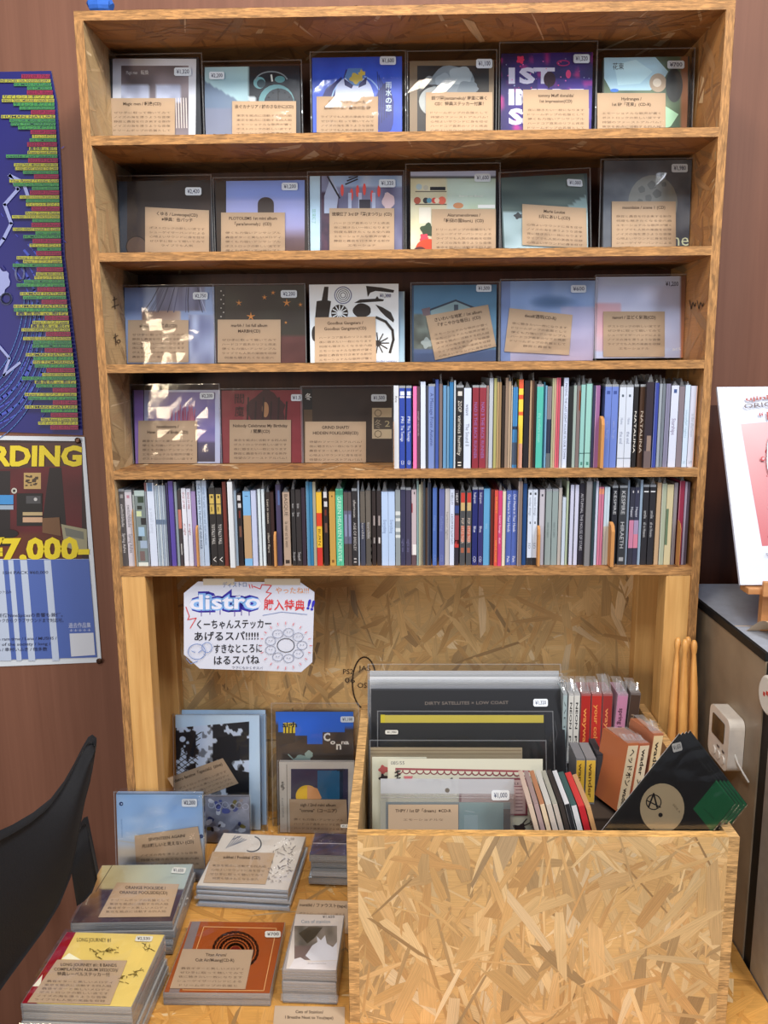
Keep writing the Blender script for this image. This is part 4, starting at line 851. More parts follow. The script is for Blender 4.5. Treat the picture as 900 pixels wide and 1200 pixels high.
 (539, 545.2, 576, (74, 76, 80), 'left charcoal spine with red and cream top blocks', [('POP', .36, .44), ('LITTLE TIGER', .46, .7)], (216, 196, 180), '', ((.02, .15, (190, 62, 52), .15, .9), (.15, .26, (196, 168, 116), .15, .9), (.46, .68, (184, 100, 84), .2, .85), (.76, .83, (160, 96, 74), .2, .8))),
 (546.4, 552.4, 576, (74, 76, 80), 'right charcoal spine with red and cream top blocks', [('POP', .36, .44), ('LITTLE TIGER', .46, .7)], (216, 196, 180), '', ((.02, .15, (190, 62, 52), .15, .9), (.15, .26, (196, 168, 116), .15, .9), (.46, .68, (184, 100, 84), .2, .85), (.76, .83, (160, 96, 74), .2, .8))),
 (553.3, 559.6, 574, (34, 42, 108), 'left navy spine with white words before the sky blue one', [('halcyon', .04, .18), ('Blue', .48, .56), ('CD', .88, .96)], (216, 220, 240), 'j'),
 (560.4, 566.2, 574, (52, 50, 108), 'right navy spine with white words before the sky blue one', [('halcyon', .04, .18), ('Blue', .48, .56), ('CD', .88, .96)], (206, 208, 230), 'j'),
 (566.6, 574.6, 573, (94, 160, 206), 'sky blue plain spine between navy and dark red ones', [('sea', .45, .52)], (140, 190, 222), 'd'),
 (575, 579, 574, (108, 42, 32), 'dark brick red spine right of the sky blue one', None, None, 'd'),
 (579.3, 583.4, 575, (206, 82, 70), 'orange red spine with yellow lettering, %s' % LW, [('SUNSET', .08, .3), ('DRIVE HOME', .66, .95)], (232, 160, 70), '', (), .005),
 (583.7, 588.3, 575.5, (200, 66, 118), 'magenta pink spine standing slightly proud, %s' % LW, [('Lover Songs', .33, .56), ('duo', .62, .7)], (236, 200, 220), '', (), .005),
 (588.6, 592.8, 576, (214, 208, 186), 'cream spine between magenta and blue ones, %s' % LW, None, None, 'd', (), .004),
 (593, 599.4, 575, (78, 100, 176), 'left blue spine with white title beside the cream one', [('Our Hearts in Your Hands', .05, .55), ('Pale', .88, .96)], (226, 230, 244), ''),
 (599.6, 606, 575, (78, 100, 176), 'right blue spine with white title left of the taupe card', [('Our Hearts in Your Hands', .05, .55), ('Pale', .88, .96)], (226, 230, 244), ''),
 (606.8, 611.7, 564.5, (128, 112, 106), 'tall taupe card sleeve standing proud of the row', None, None, 'e', (), .006),
 (612.3, 617.3, 567, (32, 72, 128), 'deep ocean blue spine right of the tall taupe card', None, None, 'd'),
 (618.2, 623.8, 574, (206, 218, 238), 'left white spine with black foot, %s' % LW, [('tender things', .1, .34), ('SD', .7, .78)], (120, 130, 150), '', ((.9, 1, (40, 42, 48)), (.04, .07, (60, 64, 74), .3, .7), (.42, .45, (90, 96, 110), .4, .7))),
 (624, 629.4, 574, (206, 218, 238), 'right white spine with black foot and kraft divider', [('tender things', .1, .34), ('SD', .7, .78)], (120, 130, 150), '', ((.9, 1, (40, 42, 48)), (.04, .07, (60, 64, 74), .3, .7), (.42, .45, (90, 96, 110), .4, .7)), 0, None, ('r', .47, .008)),
 (631.8, 638.4, 574, (186, 184, 196), 'lilac white spine right of the kraft divider, %s' % LW, None, None, 'd', ((.06, .09, (60, 64, 74), .3, .6),)),
 (639.2, 646, 576, (142, 156, 158), 'left sage grey jewel case, %s' % LW, [('mono no aware', .42, .62)], (96, 108, 110), 'j'),
 (646.6, 653.4, 576, (140, 156, 158), 'right sage grey jewel case, %s' % LW, [('mono no aware', .42, .62)], (96, 108, 110), 'j'),
 (654, 658.2, 572, (178, 172, 168), 'beige grey spine right of the sage grey cases', None, None, 'd'),
 (658.6, 662.6, 583, (190, 204, 222), 'short pale blue spine left of the thin green edge', None, None, ''),
 (663, 665.6, 564, (164, 180, 156), 'thin pale green tall edge, %s' % LW, None, None, ''),
 (667.6, 672.2, 568.5, (196, 200, 226), 'left tall lavender white spine of two, %s' % LW, None, None, 'd'),
 (673, 677.3, 568.5, (196, 200, 226), 'right tall lavender white spine of two, %s' % LW, None, None, 'e'),
 (678, 684.6, 567, (40, 38, 50), 'black spine with a column of small white capitals', [('AUTUMNAL THE HOUSE OF STARS', .12, .82)], (176, 176, 186), ''),
 (686, 693.2, 564.5, (124, 124, 128), 'slate grey tall sleeve standing proud, left of dark teal', None, None, 'd', (), .006),
 (693.6, 696.8, 565, (38, 58, 66), 'dark teal curved thin sleeve, %s' % LW, None, None, '', (), .004),
 (697, 700, 564, (196, 204, 226), 'pale lavender slim spine left of the pink one', None, None, ''),
 (700.5, 703.4, 571, (196, 118, 146), 'left pink slim spine with orange top, %s' % LW, None, None, '', ((.02, .09, (216, 140, 110)),)),
 (703.6, 706.6, 571, (190, 112, 142), 'right pink slim spine with orange top, %s' % LW, None, None, '', ((.02, .09, (216, 140, 110)),)),
 (707.2, 713.4, 571, (186, 206, 222), 'icy white spine with kraft divider, beside pink ones', None, None, 't', ((.5, 1, (186, 180, 170)),), 0, None, ('r', .44, .014)),
 (716.4, 722.8, 572, (36, 38, 46), 'left black spine with spaced silver capitals', [('KESPIRE', .04, .34)], (190, 194, 200), 'j'),
 (724.8, 733.8, 572, (52, 56, 62), 'right charcoal spine with long spaced silver capitals', [('KESPIRE', .04, .34), ('HIRAETH', .44, .78)], (190, 194, 200), 'j', ((.9, .95, (160, 164, 170), .2, .8),)),
 (734, 736.2, 563, (120, 136, 158), 'grey blue clear edge between silver capitals and pink sunset', None, None, ''),
 (737.2, 742.6, 571.5, (48, 50, 66), 'left navy spine with pink sunset panel', [('Happy', .25, .38)], (206, 210, 224), '', ((.42, .78, (190, 124, 156)), (.04, .07, (206, 206, 214), .5, .7))),
 (742.8, 748.2, 571.5, (52, 54, 76), 'right navy spine with pink sunset panel', [('Happy', .25, .38)], (206, 210, 224), '', ((.42, .6, (156, 140, 176)), (.6, .78, (200, 124, 150)), (.04, .07, (206, 206, 214), .5, .7))),
 (748.6, 751.6, 562.5, (138, 160, 184), 'steel blue clear edge right of the pink sunset spines', None, None, ''),
 (752.2, 759, 571, (40, 40, 46), 'left black jewel case with white top bar, right part, %s' % LW, [('smile', .3, .4), ('all to Heaven', .45, .64)], (186, 188, 192), 'j', ((.05, .065, (216, 220, 226), .1, .9),)),
 (760, 766.8, 571, (40, 40, 46), 'right black jewel case with white top bar, right part, %s' % LW, [('smile', .3, .4), ('all to Heaven', .45, .64)], (186, 188, 192), 'j', ((.05, .065, (216, 220, 226), .1, .9),)),
 (768.2, 773.8, 566, (184, 156, 124), 'tan and cream spine right of the black jewel cases', None, None, 'd'),
 (774, 779.4, 567, (160, 170, 150), 'pale sage spine left of the cream leaf one', None, None, 'e'),
 (779.8, 787.4, 568, (196, 186, 150), 'cream spine with a green leaf, %s' % LW, None, None, '', ((.3, .75, (96, 116, 92), .0, .4),)),
 (788, 792.2, 566, (132, 126, 132), 'warm grey thin spine left of the wine red one', None, None, ''),
 (794.2, 800.2, 564, (134, 40, 66), 'wine red spine with kraft divider near the right end', None, None, 'e', (), 0, None, ('l', .46, .012)),
 (800.6, 803.2, 565, (150, 140, 160), 'pale mauve sliver, second from the right end, %s' % LW, None, None, ''),
 (803.4, 806.4, 565, (74, 64, 78), 'dark plum sliver at the right end, %s' % LW, None, None, ''),
]
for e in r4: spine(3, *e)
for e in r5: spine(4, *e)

# ============================================================ crate with records
CT, CY, CX0, CX1, CB = .013, -.322, .3835, .857, .068
CZ = aty(640, 980, CY).z
crate = thing('record_crate', 'open strand board crate full of records standing on the counter', 'crate', Matrix.Translation((.62, CY, T)))
def kb(name, *a, **k):
    o = board(name, *a, None, **k); o.parent = crate; o.matrix_parent_inverse = crate.matrix_world.inverted()
kb('front_panel', CX0 + CT, CX1 - CT, CY, CY + CT, T + .0005, CZ, faces='fb', pal='crate', edge=(214, 164, 96), seed=40, cover=9, big=1.5, upright=1)
kb('side_panel', CX0, CX0 + CT, CY, CB, T + .0005, CZ, faces='lr', pal='crate', edge=(206, 164, 108), seed=41)
kb('side_panel', CX1 - CT, CX1, CY, CB, T + .0005, CZ, faces='lr', pal='crate', edge=(206, 164, 108), seed=42)
kb('back_panel', CX0 + CT, CX1 - CT, CB - CT, CB, T + .0005, CZ, faces='fb', pal='crate', seed=43)
kb('bottom_panel', CX0 + CT, CX1 - CT, CY + CT, CB - CT, T + .0005, T + CT, faces='u', pal='crate', seed=44, cover=1.5)
FZ = T + CT + .0008
def leaner(name, label, cat, l, r, top, yb, lean, body, art=None, thick=.003, group=None, fb=None, m=None, zb=FZ, roll=0, fm=None):
    """flat sleeve leaning back; l,r,top are pixels of its upper edge"""
    F0 = FV(0, yb, zb, lean); a0 = Art(F0, 0); xl, yt = a0.p(l, top); xr, _ = a0.p(r, top); xc = (xl + xr) / 2
    F = FV(xc, yb, zb, lean, 0, roll); a0 = Art(F, 0); xl, yt = a0.p(l, top); xr, _ = a0.p(r, top)
    th = thing(name, label, cat, F, group); g = G(); g.box(xl, xr, 0, yt, -thick, -.00005, body); g.build('jacket', m or M_GLOSS, th, bevel=.0004)
    if art: a = Art(F, .00004); a.lim = (xl, xr, .0002, yt); art(a); a.build('cover_print', m or M_GLOSS, th)
    if fb:
        x0 = a0.p(fb[0], fb[1])[0]; x1, y1 = a0.p(fb[2], fb[1]); film(th, x0, x1, .0, y1, .0022, m=fm, seed=int(l + top), back=-thick - .0004, name='plastic_sleeve', amp=.0004)
    th['dims'] = 0; del th['dims']
    return th, F
GL = 'records in plastic sleeves at the back of the crate'
leaner('record_sleeve', 'rearmost record in crate, thin white top edge under clear plastic', 'record', 433, 655, 786, -.055, 21, (170, 172, 176), group=GL, fb=(431, 778, 657))
leaner('record_sleeve', 'second record from the back of the crate with bright white top edge', 'record', 433, 657, 793, -.066, 21, (206, 208, 212), group=GL, fb=(431, 789, 659))
leaner('record_sleeve', 'third record from the back of the crate with pale grey top edge', 'record', 434, 657, 803, -.077, 21, (150, 152, 158), group=GL, fb=(431, 796, 660))
def lp(a):
    a.rect(434, 808, 660, 1000, (24, 24, 28)); a.text('DIRTY SATELLITES × LOW COAST', 498, 826, 596, 825, 3.6, (118, 106, 98), .02)
    a.line([(650, 845), (653, 860), (650, 872), (652, 884)], .8, (70, 70, 74)); a.rect(436, 807, 659, 809, (50, 52, 58))
t_, F_ = leaner('record_sleeve', 'black record jacket with a small grey title line and price tag', 'record', 435, 660, 807, -.09, 21, (28, 28, 32), lp, group=GL, fb=(432, 797, 663))
price(t_, F_, .0028, (625, 819, 642, 828), '¥1,320')
def lp2(a):
    a.rect(442, 838, 640, 1000, (38, 38, 38)); a.rect(446, 838, 637, 847, (196, 180, 74)); a.rect(446, 837.4, 451, 847, (206, 190, 40))
t_, F_ = leaner('record_sleeve', 'ten inch black record with a yellow strip along its top', 'record', 445, 638, 837.5, -.115, 19, (40, 40, 40), lp2, group=GL, fb=(442, 833, 648))
price(t_, F_, .0028, (451.5, 855.5, 466.5, 860.5), '¥1,980', c=(206, 204, 196), ink=(30, 28, 28))
leaner('record_sleeve', 'beige card sleeve with three creamy layers behind the bordered print', 'record', 434, 612, 876, -.150, 14, (186, 168, 138), lambda a: (a.rect(434, 876, 612, 1000, (190, 172, 142)), a.rect(434, 879, 611, 879.8, (150, 130, 100)), a.rect(434, 883, 611, 883.8, (156, 136, 106))), group=GL, m=M_PRINT, fb=(433, 867, 640))
def pr1(a):
    a.rect(434, 888, 480, 1000, (196, 196, 178)); a.circ(449, 902, 5, (170, 84, 84), wob=.2).circ(449, 912, 4.5, (52, 44, 48), wob=.3)
leaner('art_print', 'cream print showing only its left edge with red mark', 'print', 436, 500, 887, -.178, 12, (196, 196, 178), pr1, m=M_PRINT, thick=.001)
def pr2(a):
    a.rect(454, 889, 636, 1000, (206, 204, 186)); a.text('085/55', 458, 896, 474, 896, 4, (90, 90, 96))
    DR = (146, 76, 82); a.line([(464, 901), (620, 904)], 2.4, DR)
    for k in range(19): a.ring(468 + k * 8.1, 902.5 + k * .15, 4, 1.2, DR, ry=4, a0=0, a1=180, n=8)
    for k in range(12): a.ring(621 + (k % 2) * 2, 908 + k * 7, 2.4, 1, (120, 96, 96), a0=-90, a1=90, n=6)
    for k in range(4): a.line([(463, 905 + k * 4), (469, 903 + k * 4)], 1.4, (30, 28, 30)); a.line([(466, 902 + k * 4), (466, 906 + k * 4)], 1.2, (30, 28, 30))
    a.poly([(473, 909), (484, 909), (481, 916), (476, 916)], (200, 110, 116))
    for x in (494, 512): a.ring(x, 918, 4.6, 2.4, (70, 56, 66), a0=180, a1=360, n=10)
    a.line([(529, 912), (532, 921)], 3, (44, 36, 40))
    a.rect(538, 911, 618, 955, (128, 70, 80)).rect(540.5, 913.5, 615.5, 953, (186, 160, 160)); a.line([(541, 921), (615, 921)], .8, (128, 70, 80))
    a.text('COPY', 552, 919, 562, 919, 3, (60, 40, 50), .01).text('MUSIC FILE', 582, 919, 608, 919, 2.6, (60, 40, 50))
    for k in range(7): a.line([(604, 925 + k * 4), (612, 925 + k * 4)], .6, (120, 84, 92))
    a.circ(609, 970, 8, (52, 40, 44), ry=5, wob=.3).line([(609, 968), (617, 959)], 1.4, (52, 40, 44)).line([(611, 968), (622, 963)], 1.2, (52, 40, 44))
leaner('art_print', 'numbered cream print with dark red scalloped border', 'print', 454.5, 636, 889, -.196, 11, (206, 204, 186), pr2, m=M_PRINT, thick=.001)
def zp(a):
    a.rect(538, 940, 590, 1000, (150, 186, 184)); a.rect(544, 955, 560, 976, (176, 204, 204)); a.line([(545, 950), (556, 952)], .8, (210, 226, 224)); a.rect(590, 948, 599, 1000, (70, 56, 56))
t_, F_ = leaner('zip_bag', 'clear zip bag with round hole, kraft card and teal disc inside', 'bag', 452, 598, 940, -.226, 9, (130, 150, 152), zp, thick=.0016)
a0 = Art(F_, 0); x0 = a0.p(446, 912)[0]; x1, y1 = a0.p(602, 912); ym_ = a0.p(520, 929)[1]
film(t_, x0, x1, 0, y1, .0030, m=M_FOG, seed=5, name='bag', amp=.0003)
g = G(); g.box(x0, x1, ym_, y1, .0031, .0036, (196, 198, 214)); g.build('header_strip', mk_film('zip_header', (.8, .8, .86), .3, .15, 20, .1, .5), t_)
g = G(); hx, hy = a0.p(524, 925); g.face([(hx + .0032 * math.cos(R(20 * k)), hy + .0032 * math.sin(R(20 * k)), .0037) for k in range(18)], (110, 104, 96)); g.build('punch_hole', M_PRINT, t_)
for k, yy in enumerate((930, 933)):
    g = G(); q0 = a0.p(447, yy); q1 = a0.p(601, yy + .5); g.box(q0[0], q1[0], q0[1] - .0006, q0[1] + .0004, .0036, .0044, (206, 208, 214)); g.build('zip_ridge', M_FOG, t_)
info(t_, F_, .0036, (455, 943, 537, 1000), ['THPY / 1st EP「dream」※CD-R'], 1, 77)
price(t_, F_, .0044, (576, 926, 597, 938), '¥1,000', c=(226, 230, 236))

# --- compact cases on the right side of the crate
riser = thing('cardboard_riser', 'dark cardboard box inside the crate holding up the rear cases', 'box', Matrix.Translation((.77, .02, FZ)))
def sub(name, o, par): o.name = name; o.parent = par; o.matrix_parent_inverse = par.matrix_world.inverted(); return o
M_CARD = mk_plain('dark_cardboard', (58, 46, 38), .85)
RZ = -.325
g = G(); g.box(.724, .840, -.080, .052, FZ, RZ - .003); sub('box_body', g.build('box_body', M_CARD), riser)
g = G(); g.box(.722, .842, -.082, .054, RZ - .003, RZ - .0005); sub('lid', g.build('lid', M_CARD), riser)
def upright(label, l, r, top, yb, zb, c, text=None, tc=(240, 230, 220), depth=.10, lean=0, yaw=0, roll=0, hmax=.118, hx=None, bars=(), flap=.02, name='cd_case', cat='disc', case=(150, 152, 158), group='cases standing in the right half of the crate', topc=None):
    if hx: zb = aty((l + r) / 2, top, yb).z - hx
    F0 = FV(0, yb, zb, lean, yaw); a0 = Art(F0, 0); F0 = FV(aty((l + r) / 2, top + 40, yb).x, yb, zb, lean, yaw, roll); a0 = Art(F0, 0)
    xl, yt = a0.p(l, top); xr, _ = a0.p(r, top); w = abs(xr - xl) / 2; h = hx or min(yt, hmax); th = thing(name, label, cat, F0, group)
    g = G(); g.box(-w, w, 0, h, -depth, -.0004, topc or mix(c, case, .5)); g.build('case', M_GLOSS, th)
    g = G(); g.box(-w * .92, w * .92, .003, h - .003, -.0003, .0001, c)
    for v0, v1, cc in bars: g.box(-w * .9, w * .9, h * (1 - v1), h * (1 - v0), 0, .00016, cc)
    if text:
        for tx, v0, v1 in text:
            V, Fc, Wt = glyphs(tx, .02); L = (v1 - v0) * h; cap = w * .78
            g.tris([(-cap / 2 + y / .7 * cap, h * (1 - v0) - x / Wt * L, .0003) for x, y in V], Fc, tc)
    g.build('spine_print', M_PRINT, th)
    if flap:
        rd = random.Random(int(l)); g = G(); n = 5
        for k in range(n):
            xa, xb = -w + 2 * w * k / n, -w + 2 * w * (k + 1) / n
            g.face([(xa, h + .0003, -.01), (xb, h + .0003, -.01), (xb + rd.uniform(-.002, .002), h + flap * rd.uniform(.7, 1), -.02 + rd.uniform(-.006, .006)), (xa + rd.uniform(-.002, .002), h + flap * rd.uniform(.7, 1), -.02 + rd.uniform(-.006, .006))], (230, 232, 236))
        g.face([(-w, h + .0003, -.002), (w, h + .0003, -.002), (w, h + .0003 + flap * .5, -.05), (-w, h + .0003 + flap * .5, -.05)], (230, 232, 236))
        g.build('bag_flap', M_FOG, th)
    return th
by = .0
upright('bluish white case beside the records, back row of the crate', 659.5, 664.5, 792, by, RZ, (170, 190, 194), [('ハロー', .1, .7)], (90, 100, 104), depth=.05)
upright('left white case with black capitals, back row of the crate', 666, 672.2, 791, by, RZ, (216, 216, 212), [('NEON', .12, .5), ('PS', .6, .75)], (40, 40, 44), depth=.05)
upright('right white case with black capitals, back row of the crate', 672.6, 679.4, 791, by, RZ, (216, 216, 212), [('NEON', .12, .5), ('PS', .6, .75)], (40, 40, 44), depth=.05)
upright('left one of three red cases with orange lettering, back of crate', 680.5, 692, 794, by, RZ, (176, 44, 40), [('wayward', .2, .85)], (232, 150, 80), depth=.05)
upright('middle one of three red cases with orange lettering, back of crate', 693, 705, 794, by, RZ, (190, 52, 44), [('your colour', .15, .85)], (232, 150, 80), depth=.05)
upright('right one of three red cases with orange lettering, back of crate', 706, 717.5, 790, by, RZ, (156, 52, 50), [('wayward', .2, .85)], (222, 140, 90), depth=.05, flap=.028)
upright('pink case with thin dark lettering, back row of the crate', 718.5, 731, 791, by, RZ, (190, 130, 164), [('spring has gone', .2, .8)], (80, 40, 60), depth=.05, roll=-3)
upright('smoky dark case in loose plastic, right end of back row in crate', 732, 744, 797, by + .004, RZ, (74, 56, 48), [('night', .3, .6)], (140, 120, 100), depth=.05, flap=.012, roll=-4)
# yellow tapes in the middle row
Z2 = min(aty(679, 889, -.150).z - .0705, aty(730, 873, -.178).z - .099)
riser2 = thing('cardboard_riser', 'lower dark cardboard box inside the crate under the yellow tapes', 'box', Matrix.Translation((.73, -.13, FZ)))
g = G(); g.box(.680, .840, -.184, -.095, FZ, Z2 - .0025); sub('box_body', g.build('box_body', M_CARD), riser2)
g = G(); g.box(.678, .842, -.185, -.094, Z2 - .0025, Z2); sub('lid', g.build('lid', M_CARD), riser2)
MZ = -.420; my = -.150
upright('left yellow spine tape with dark lettering, middle of crate', 674, 684.5, 889, my, MZ, (216, 176, 60), [('wander', .1, .85)], (110, 80, 40), depth=.05, hx=.070, flap=0, name='cassette_case', cat='cassette', topc=(120, 122, 128))
upright('right yellow spine tape with dark lettering, middle of crate', 685.5, 697, 889, my, MZ, (222, 184, 72), [('wander', .1, .85)], (110, 80, 40), depth=.05, hx=.070, flap=0, name='cassette_case', cat='cassette', topc=(130, 130, 134))
upright('black topped tape half hidden behind the yellow ones', 697.5, 705, 884, my + .012, MZ, (60, 60, 66), None, depth=.05, hx=.070, flap=0, name='cassette_case', cat='cassette', topc=(48, 50, 58))
upright('left orange case with black vertical word on white spine', 724, 736.5, 873, -.178, MZ, (216, 200, 170), [('ヘッドホン wader', .08, .95)], (40, 34, 30), depth=.055, hx=.098, flap=.006, roll=-9, yaw=24, topc=(178, 104, 66))
upright('middle orange case with black vertical word on white spine', 739, 750.5, 873, -.172, MZ, (220, 204, 176), [('wader メロウ', .08, .95)], (40, 34, 30), depth=.055, hx=.098, flap=.006, roll=-8, yaw=24, topc=(172, 98, 70))
upright('right orange case with black vertical word on white spine', 756, 767.5, 861, -.150, MZ, (224, 200, 156), [('wader', .12, .6)], (40, 34, 30), depth=.055, hx=.098, flap=.014, roll=-7, yaw=20, topc=(176, 110, 80))
# slim cases leaning in the front of the crate
front = [(640, 646, 938, (190, 170, 158), (216, 196, 176), 'first leaning slim case, pale salmon, right of bordered print'), (647, 653, 938, (150, 130, 130), (176, 152, 152), 'second leaning slim case from the print, dusty mauve'),
         (654, 660, 938, (170, 120, 90), (226, 206, 176), 'third leaning slim case from the print, cream with brown edge'), (661, 668, 938, (190, 190, 186), (206, 196, 186), 'fourth leaning slim case from the print, off white'),
         (669, 675, 938, (160, 160, 150), (196, 186, 176), 'fifth leaning slim case from the print, grey cream'), (676, 682, 937, (50, 46, 46), (60, 54, 52), 'dark leaning slim case with a fine white line, front of crate'),
         (683, 689, 938, (206, 208, 214), (36, 38, 44), 'black leaning case with silver top, front of crate'), (690, 697, 940, (60, 90, 90), (216, 218, 222), 'white leaning case with teal top, front of crate'),
         (698, 706, 941, (196, 60, 60), (190, 40, 50), 'scarlet leaning case at the front of the crate'), (707, 713, 943, (190, 150, 110), (206, 160, 110), 'tan leaning case behind the black seven inch')]
riser3 = thing('cardboard_riser', 'long low dark cardboard box in the crate under the leaning slim cases', 'box', Matrix.Translation((.75, -.25, FZ)))
g = G(); g.box(.700, .842, -.280, -.188, FZ, -.3935); sub('box_body', g.build('box_body', M_CARD), riser3)
g = G(); g.box(.699, .843, -.281, -.187, -.3935, -.3915); sub('lid', g.build('lid', M_CARD), riser3)
for l, r, t, tc_, c, lab in front:
    F0 = FV(aty((l + r) / 2 + 14, 990, -.272).x, -.272, -.3910, 0, 0, 15); a0 = Art(F0, 0); q0 = a0.p(l, t); q1 = a0.p(r, t); w = (q1[0] - q0[0]) * .5 * .96; h = .135 if False else max(q0[1], .05)
    th = thing('cd_case', lab, 'disc', F0, 'slim cases leaning at the front of the crate')
    F0.translation.z += math.sin(R(15)) * w + .0002; th.matrix_world = F0
    g = G(); g.box(-w, w, 0, h, -.085, -.0003, tc_); g.build('case', M_GLOSS, th); g = G(); g.box(-w * .9, w * .9, .001, h - .001, -.0003, .0002, c); g.build('spine_print', M_PRINT, th)
# black seven inch sleeves, turned about 45 degrees
def seven(i, label, dy):
    yb = -.303 + dy; u0, v0 = 797 + 4.2 * i, 860 - 1.0 * i
    A0 = FV(aty(862, 941, yb).x, yb, aty(862, 941, yb).z, 4, 0, 0); p = Art(A0, 0)
    tipl = p.p(u0, v0); right = p.p(862 + 4.6 * i, 941 + .5 * i)
    ang = math.atan2(right[1] - tipl[1], right[0] - tipl[0]); S = .165; SX = math.hypot(right[0] - tipl[0], right[1] - tipl[1])
    F = A0 @ Matrix.Translation((tipl[0], tipl[1], 0)) @ Matrix.Rotation(ang, 4, 'Z')
    th = thing('seven_inch_record', label, 'record', F, 'black seven inch records leaning in the crate corner')
    pf = Art(F, 0); lq = pf.p(705 + 4.2 * i, 975 - 1.0 * i); ll = math.hypot(*lq); Lv = Vector((lq[0] / ll * S, lq[1] / ll * S, 0))
    Q = [Vector((0, 0, 0)), Vector((SX, 0, 0)), Vector((SX, 0, 0)) + Lv, Lv]
    def slab(z0, z1, c, nm, m):
        g = G(); A_ = [q + Vector((0, 0, z1)) for q in Q]; B_ = [q + Vector((0, 0, z0)) for q in Q]; g.face(A_[::-1], c); g.face(B_, c)
        for k in range(4): j = (k + 1) % 4; g.face([A_[k], A_[j], B_[j], B_[k]], c)
        g.build(nm, m, th)
    slab(-.0022, -.00005, (30, 32, 31), 'jacket', M_GLOSS); slab(-.0030, -.0024, (206, 208, 214), 'inner_sleeve', M_PRINT)
    def gq(u, v): return tuple(Q[0] + Vector((SX * u, 0, 0)) + Lv * v + Vector((0, 0, .0001)))
    a = Art(F, .00004)
    a.g.face([gq(.66, .28), gq(.995, .28), gq(.995, .005), gq(.66, .005)] if i == 0 else [gq(.66, .2), gq(.995, .2), gq(.995, .005), gq(.66, .005)], (26, 110, 66))
    if i == 0:
        a.poly([(776 + 26 * math.cos(R(12 * k)) * (1), 947 + 29 * math.sin(R(12 * k))) for k in range(30)], (206, 184, 146))
        a.ring(766, 940, 8.6, 1.3, (26, 24, 24)); a.line([(760, 946), (766, 930), (770, 946)], 2, (26, 24, 24)); a.line([(758, 938), (774, 946)], 1.4, (26, 24, 24)); a.circ(774, 955, 2.6, (30, 26, 24))
        a.text('SIDE A', 788, 943, 796, 953, 2.4, (120, 100, 76)).text('33 rpm', 764, 972, 772, 978, 2.4, (120, 100, 76)); a.text('notes of spring', 824, 948, 836, 960, 2.2, (16, 70, 42))
        price(th, F, .0012, [(787, 872), (798, 869), (799, 879), (789, 882)], '¥1,650', c=(216, 212, 204), ink=(40, 34, 34))
    a.build('cover_print', M_GLOSS, th); slab(.0014, .0016, (200, 200, 204), 'plastic_sleeve', M_FILM)
    return th
for i, (lab) in enumerate(['front black seven inch record with cream centre label and green strip', 'second black seven inch record just behind the cream labelled one', 'third black seven inch record in the crate corner stack', 'rearmost black seven inch record with green strip, crate corner']):
    seven(i, lab, .0055 * i)

# ============================================================ stacks and stands on the counter, left part
def topframe(q, z):
    """frame of a lying case from the pixels of its top face: front-left, front-right, back-left, back-right"""
    P = [atz(u, v, z) for u, v in q]; ux = ((P[1] - P[0]) + (P[3] - P[2])); ux.z = 0; ux.normalize(); uy = Vector((-ux.y, ux.x, 0)); c = sum(P, Vector()) / 4
    w = ((P[1] - P[0]).length + (P[3] - P[2]).length) / 2; d = ((P[2] - P[0]).length + (P[3] - P[1]).length) / 2
    return Matrix(((ux.x, uy.x, 0, c.x), (ux.y, uy.y, 0, c.y), (0, 0, 1, z), (0, 0, 0, 1))), w, d
def stack(q, z, n, h, art, card, title, tagr, pt, labels, group, kind='cd_case', cat='disc', paper=(150, 150, 156), edge=(200, 200, 206), w=None, d=None, jx=.003, seed=1, tray=(46, 44, 48), fb=True, spread=0, cn=5):
    F, w0, d0 = topframe(q, z); w = w or w0; d = d or d0; rd = random.Random(seed)
    for k in range(n):
        zz = z - k * h; off = (0, 0) if k == 0 else (rd.uniform(-jx, jx), rd.uniform(-jx, jx) - .0)
        Fk = Matrix.Translation((0, 0, zz - z)) @ F @ Matrix.Translation((off[0], off[1], 0)) @ Matrix.Rotation(R(0 if k == 0 else rd.uniform(-spread, spread)), 4, 'Z')
        th = thing(kind, labels[k], cat, Fk, group)
        hh = h - .0008
        g = G(); g.box(-w / 2 + .0015, w / 2 - .0015, -d / 2 + .0015, d / 2 - .0015, -hh + .0012, -.0006, paper); g.build('inlay', M_PRINT, th)
        g = G(); g.box(-w / 2, w / 2, -d / 2, d / 2, -hh, -.0003, edge); 
        for e in (.35, .62): g.box(-w / 2 - .0003, w / 2 + .0003, -d / 2 - .0003, -d / 2 + .0002, -hh * e - .0005, -hh * e + .0004, (250, 250, 250))  # pale strips built to imitate glints along the case front
        g.build('clear_case', M_CASE, th, bevel=.0005)
        if k == 0:
            a = Art(Fk, .00005); a.lim = (-w / 2 + .001, w / 2 - .001, -d / 2 + .001, d / 2 - .001); art(a); a.g.c = [[deep(q) for q in c] if isinstance(c, list) else deep(c) for c in a.g.c]; a.build('cover', M_GLOSS, th)
            if card: info(th, Fk, .0012, card, title, cn, seed, lim=(-9, 9, -9, 9))
            if tagr: price(th, Fk, .0016, tagr, pt, c=(226, 226, 220), ink=(40, 40, 60))
            if fb: film(th, -w / 2 - .002, w / 2 + .002, -d / 2 - .002, d / 2 + .002, .0026, amp=.0008, seed=seed, n=8)
        elif k % 2 == 0 and fb:
            g = G(); xs = [-w / 2 - .002 + (w + .004) * i / 6 for i in range(7)]
            for i in range(6): g.face([(xs[i], -d / 2 - .0012, -.001), (xs[i + 1], -d / 2 - .0012, -.001), (xs[i + 1], -d / 2 - .0045 + rd.uniform(-.001, .001), -hh * .6), (xs[i], -d / 2 - .0045 + rd.uniform(-.001, .001), -hh * .6)], (235, 236, 240))
            g.build('bag_edge', M_FOG, th)
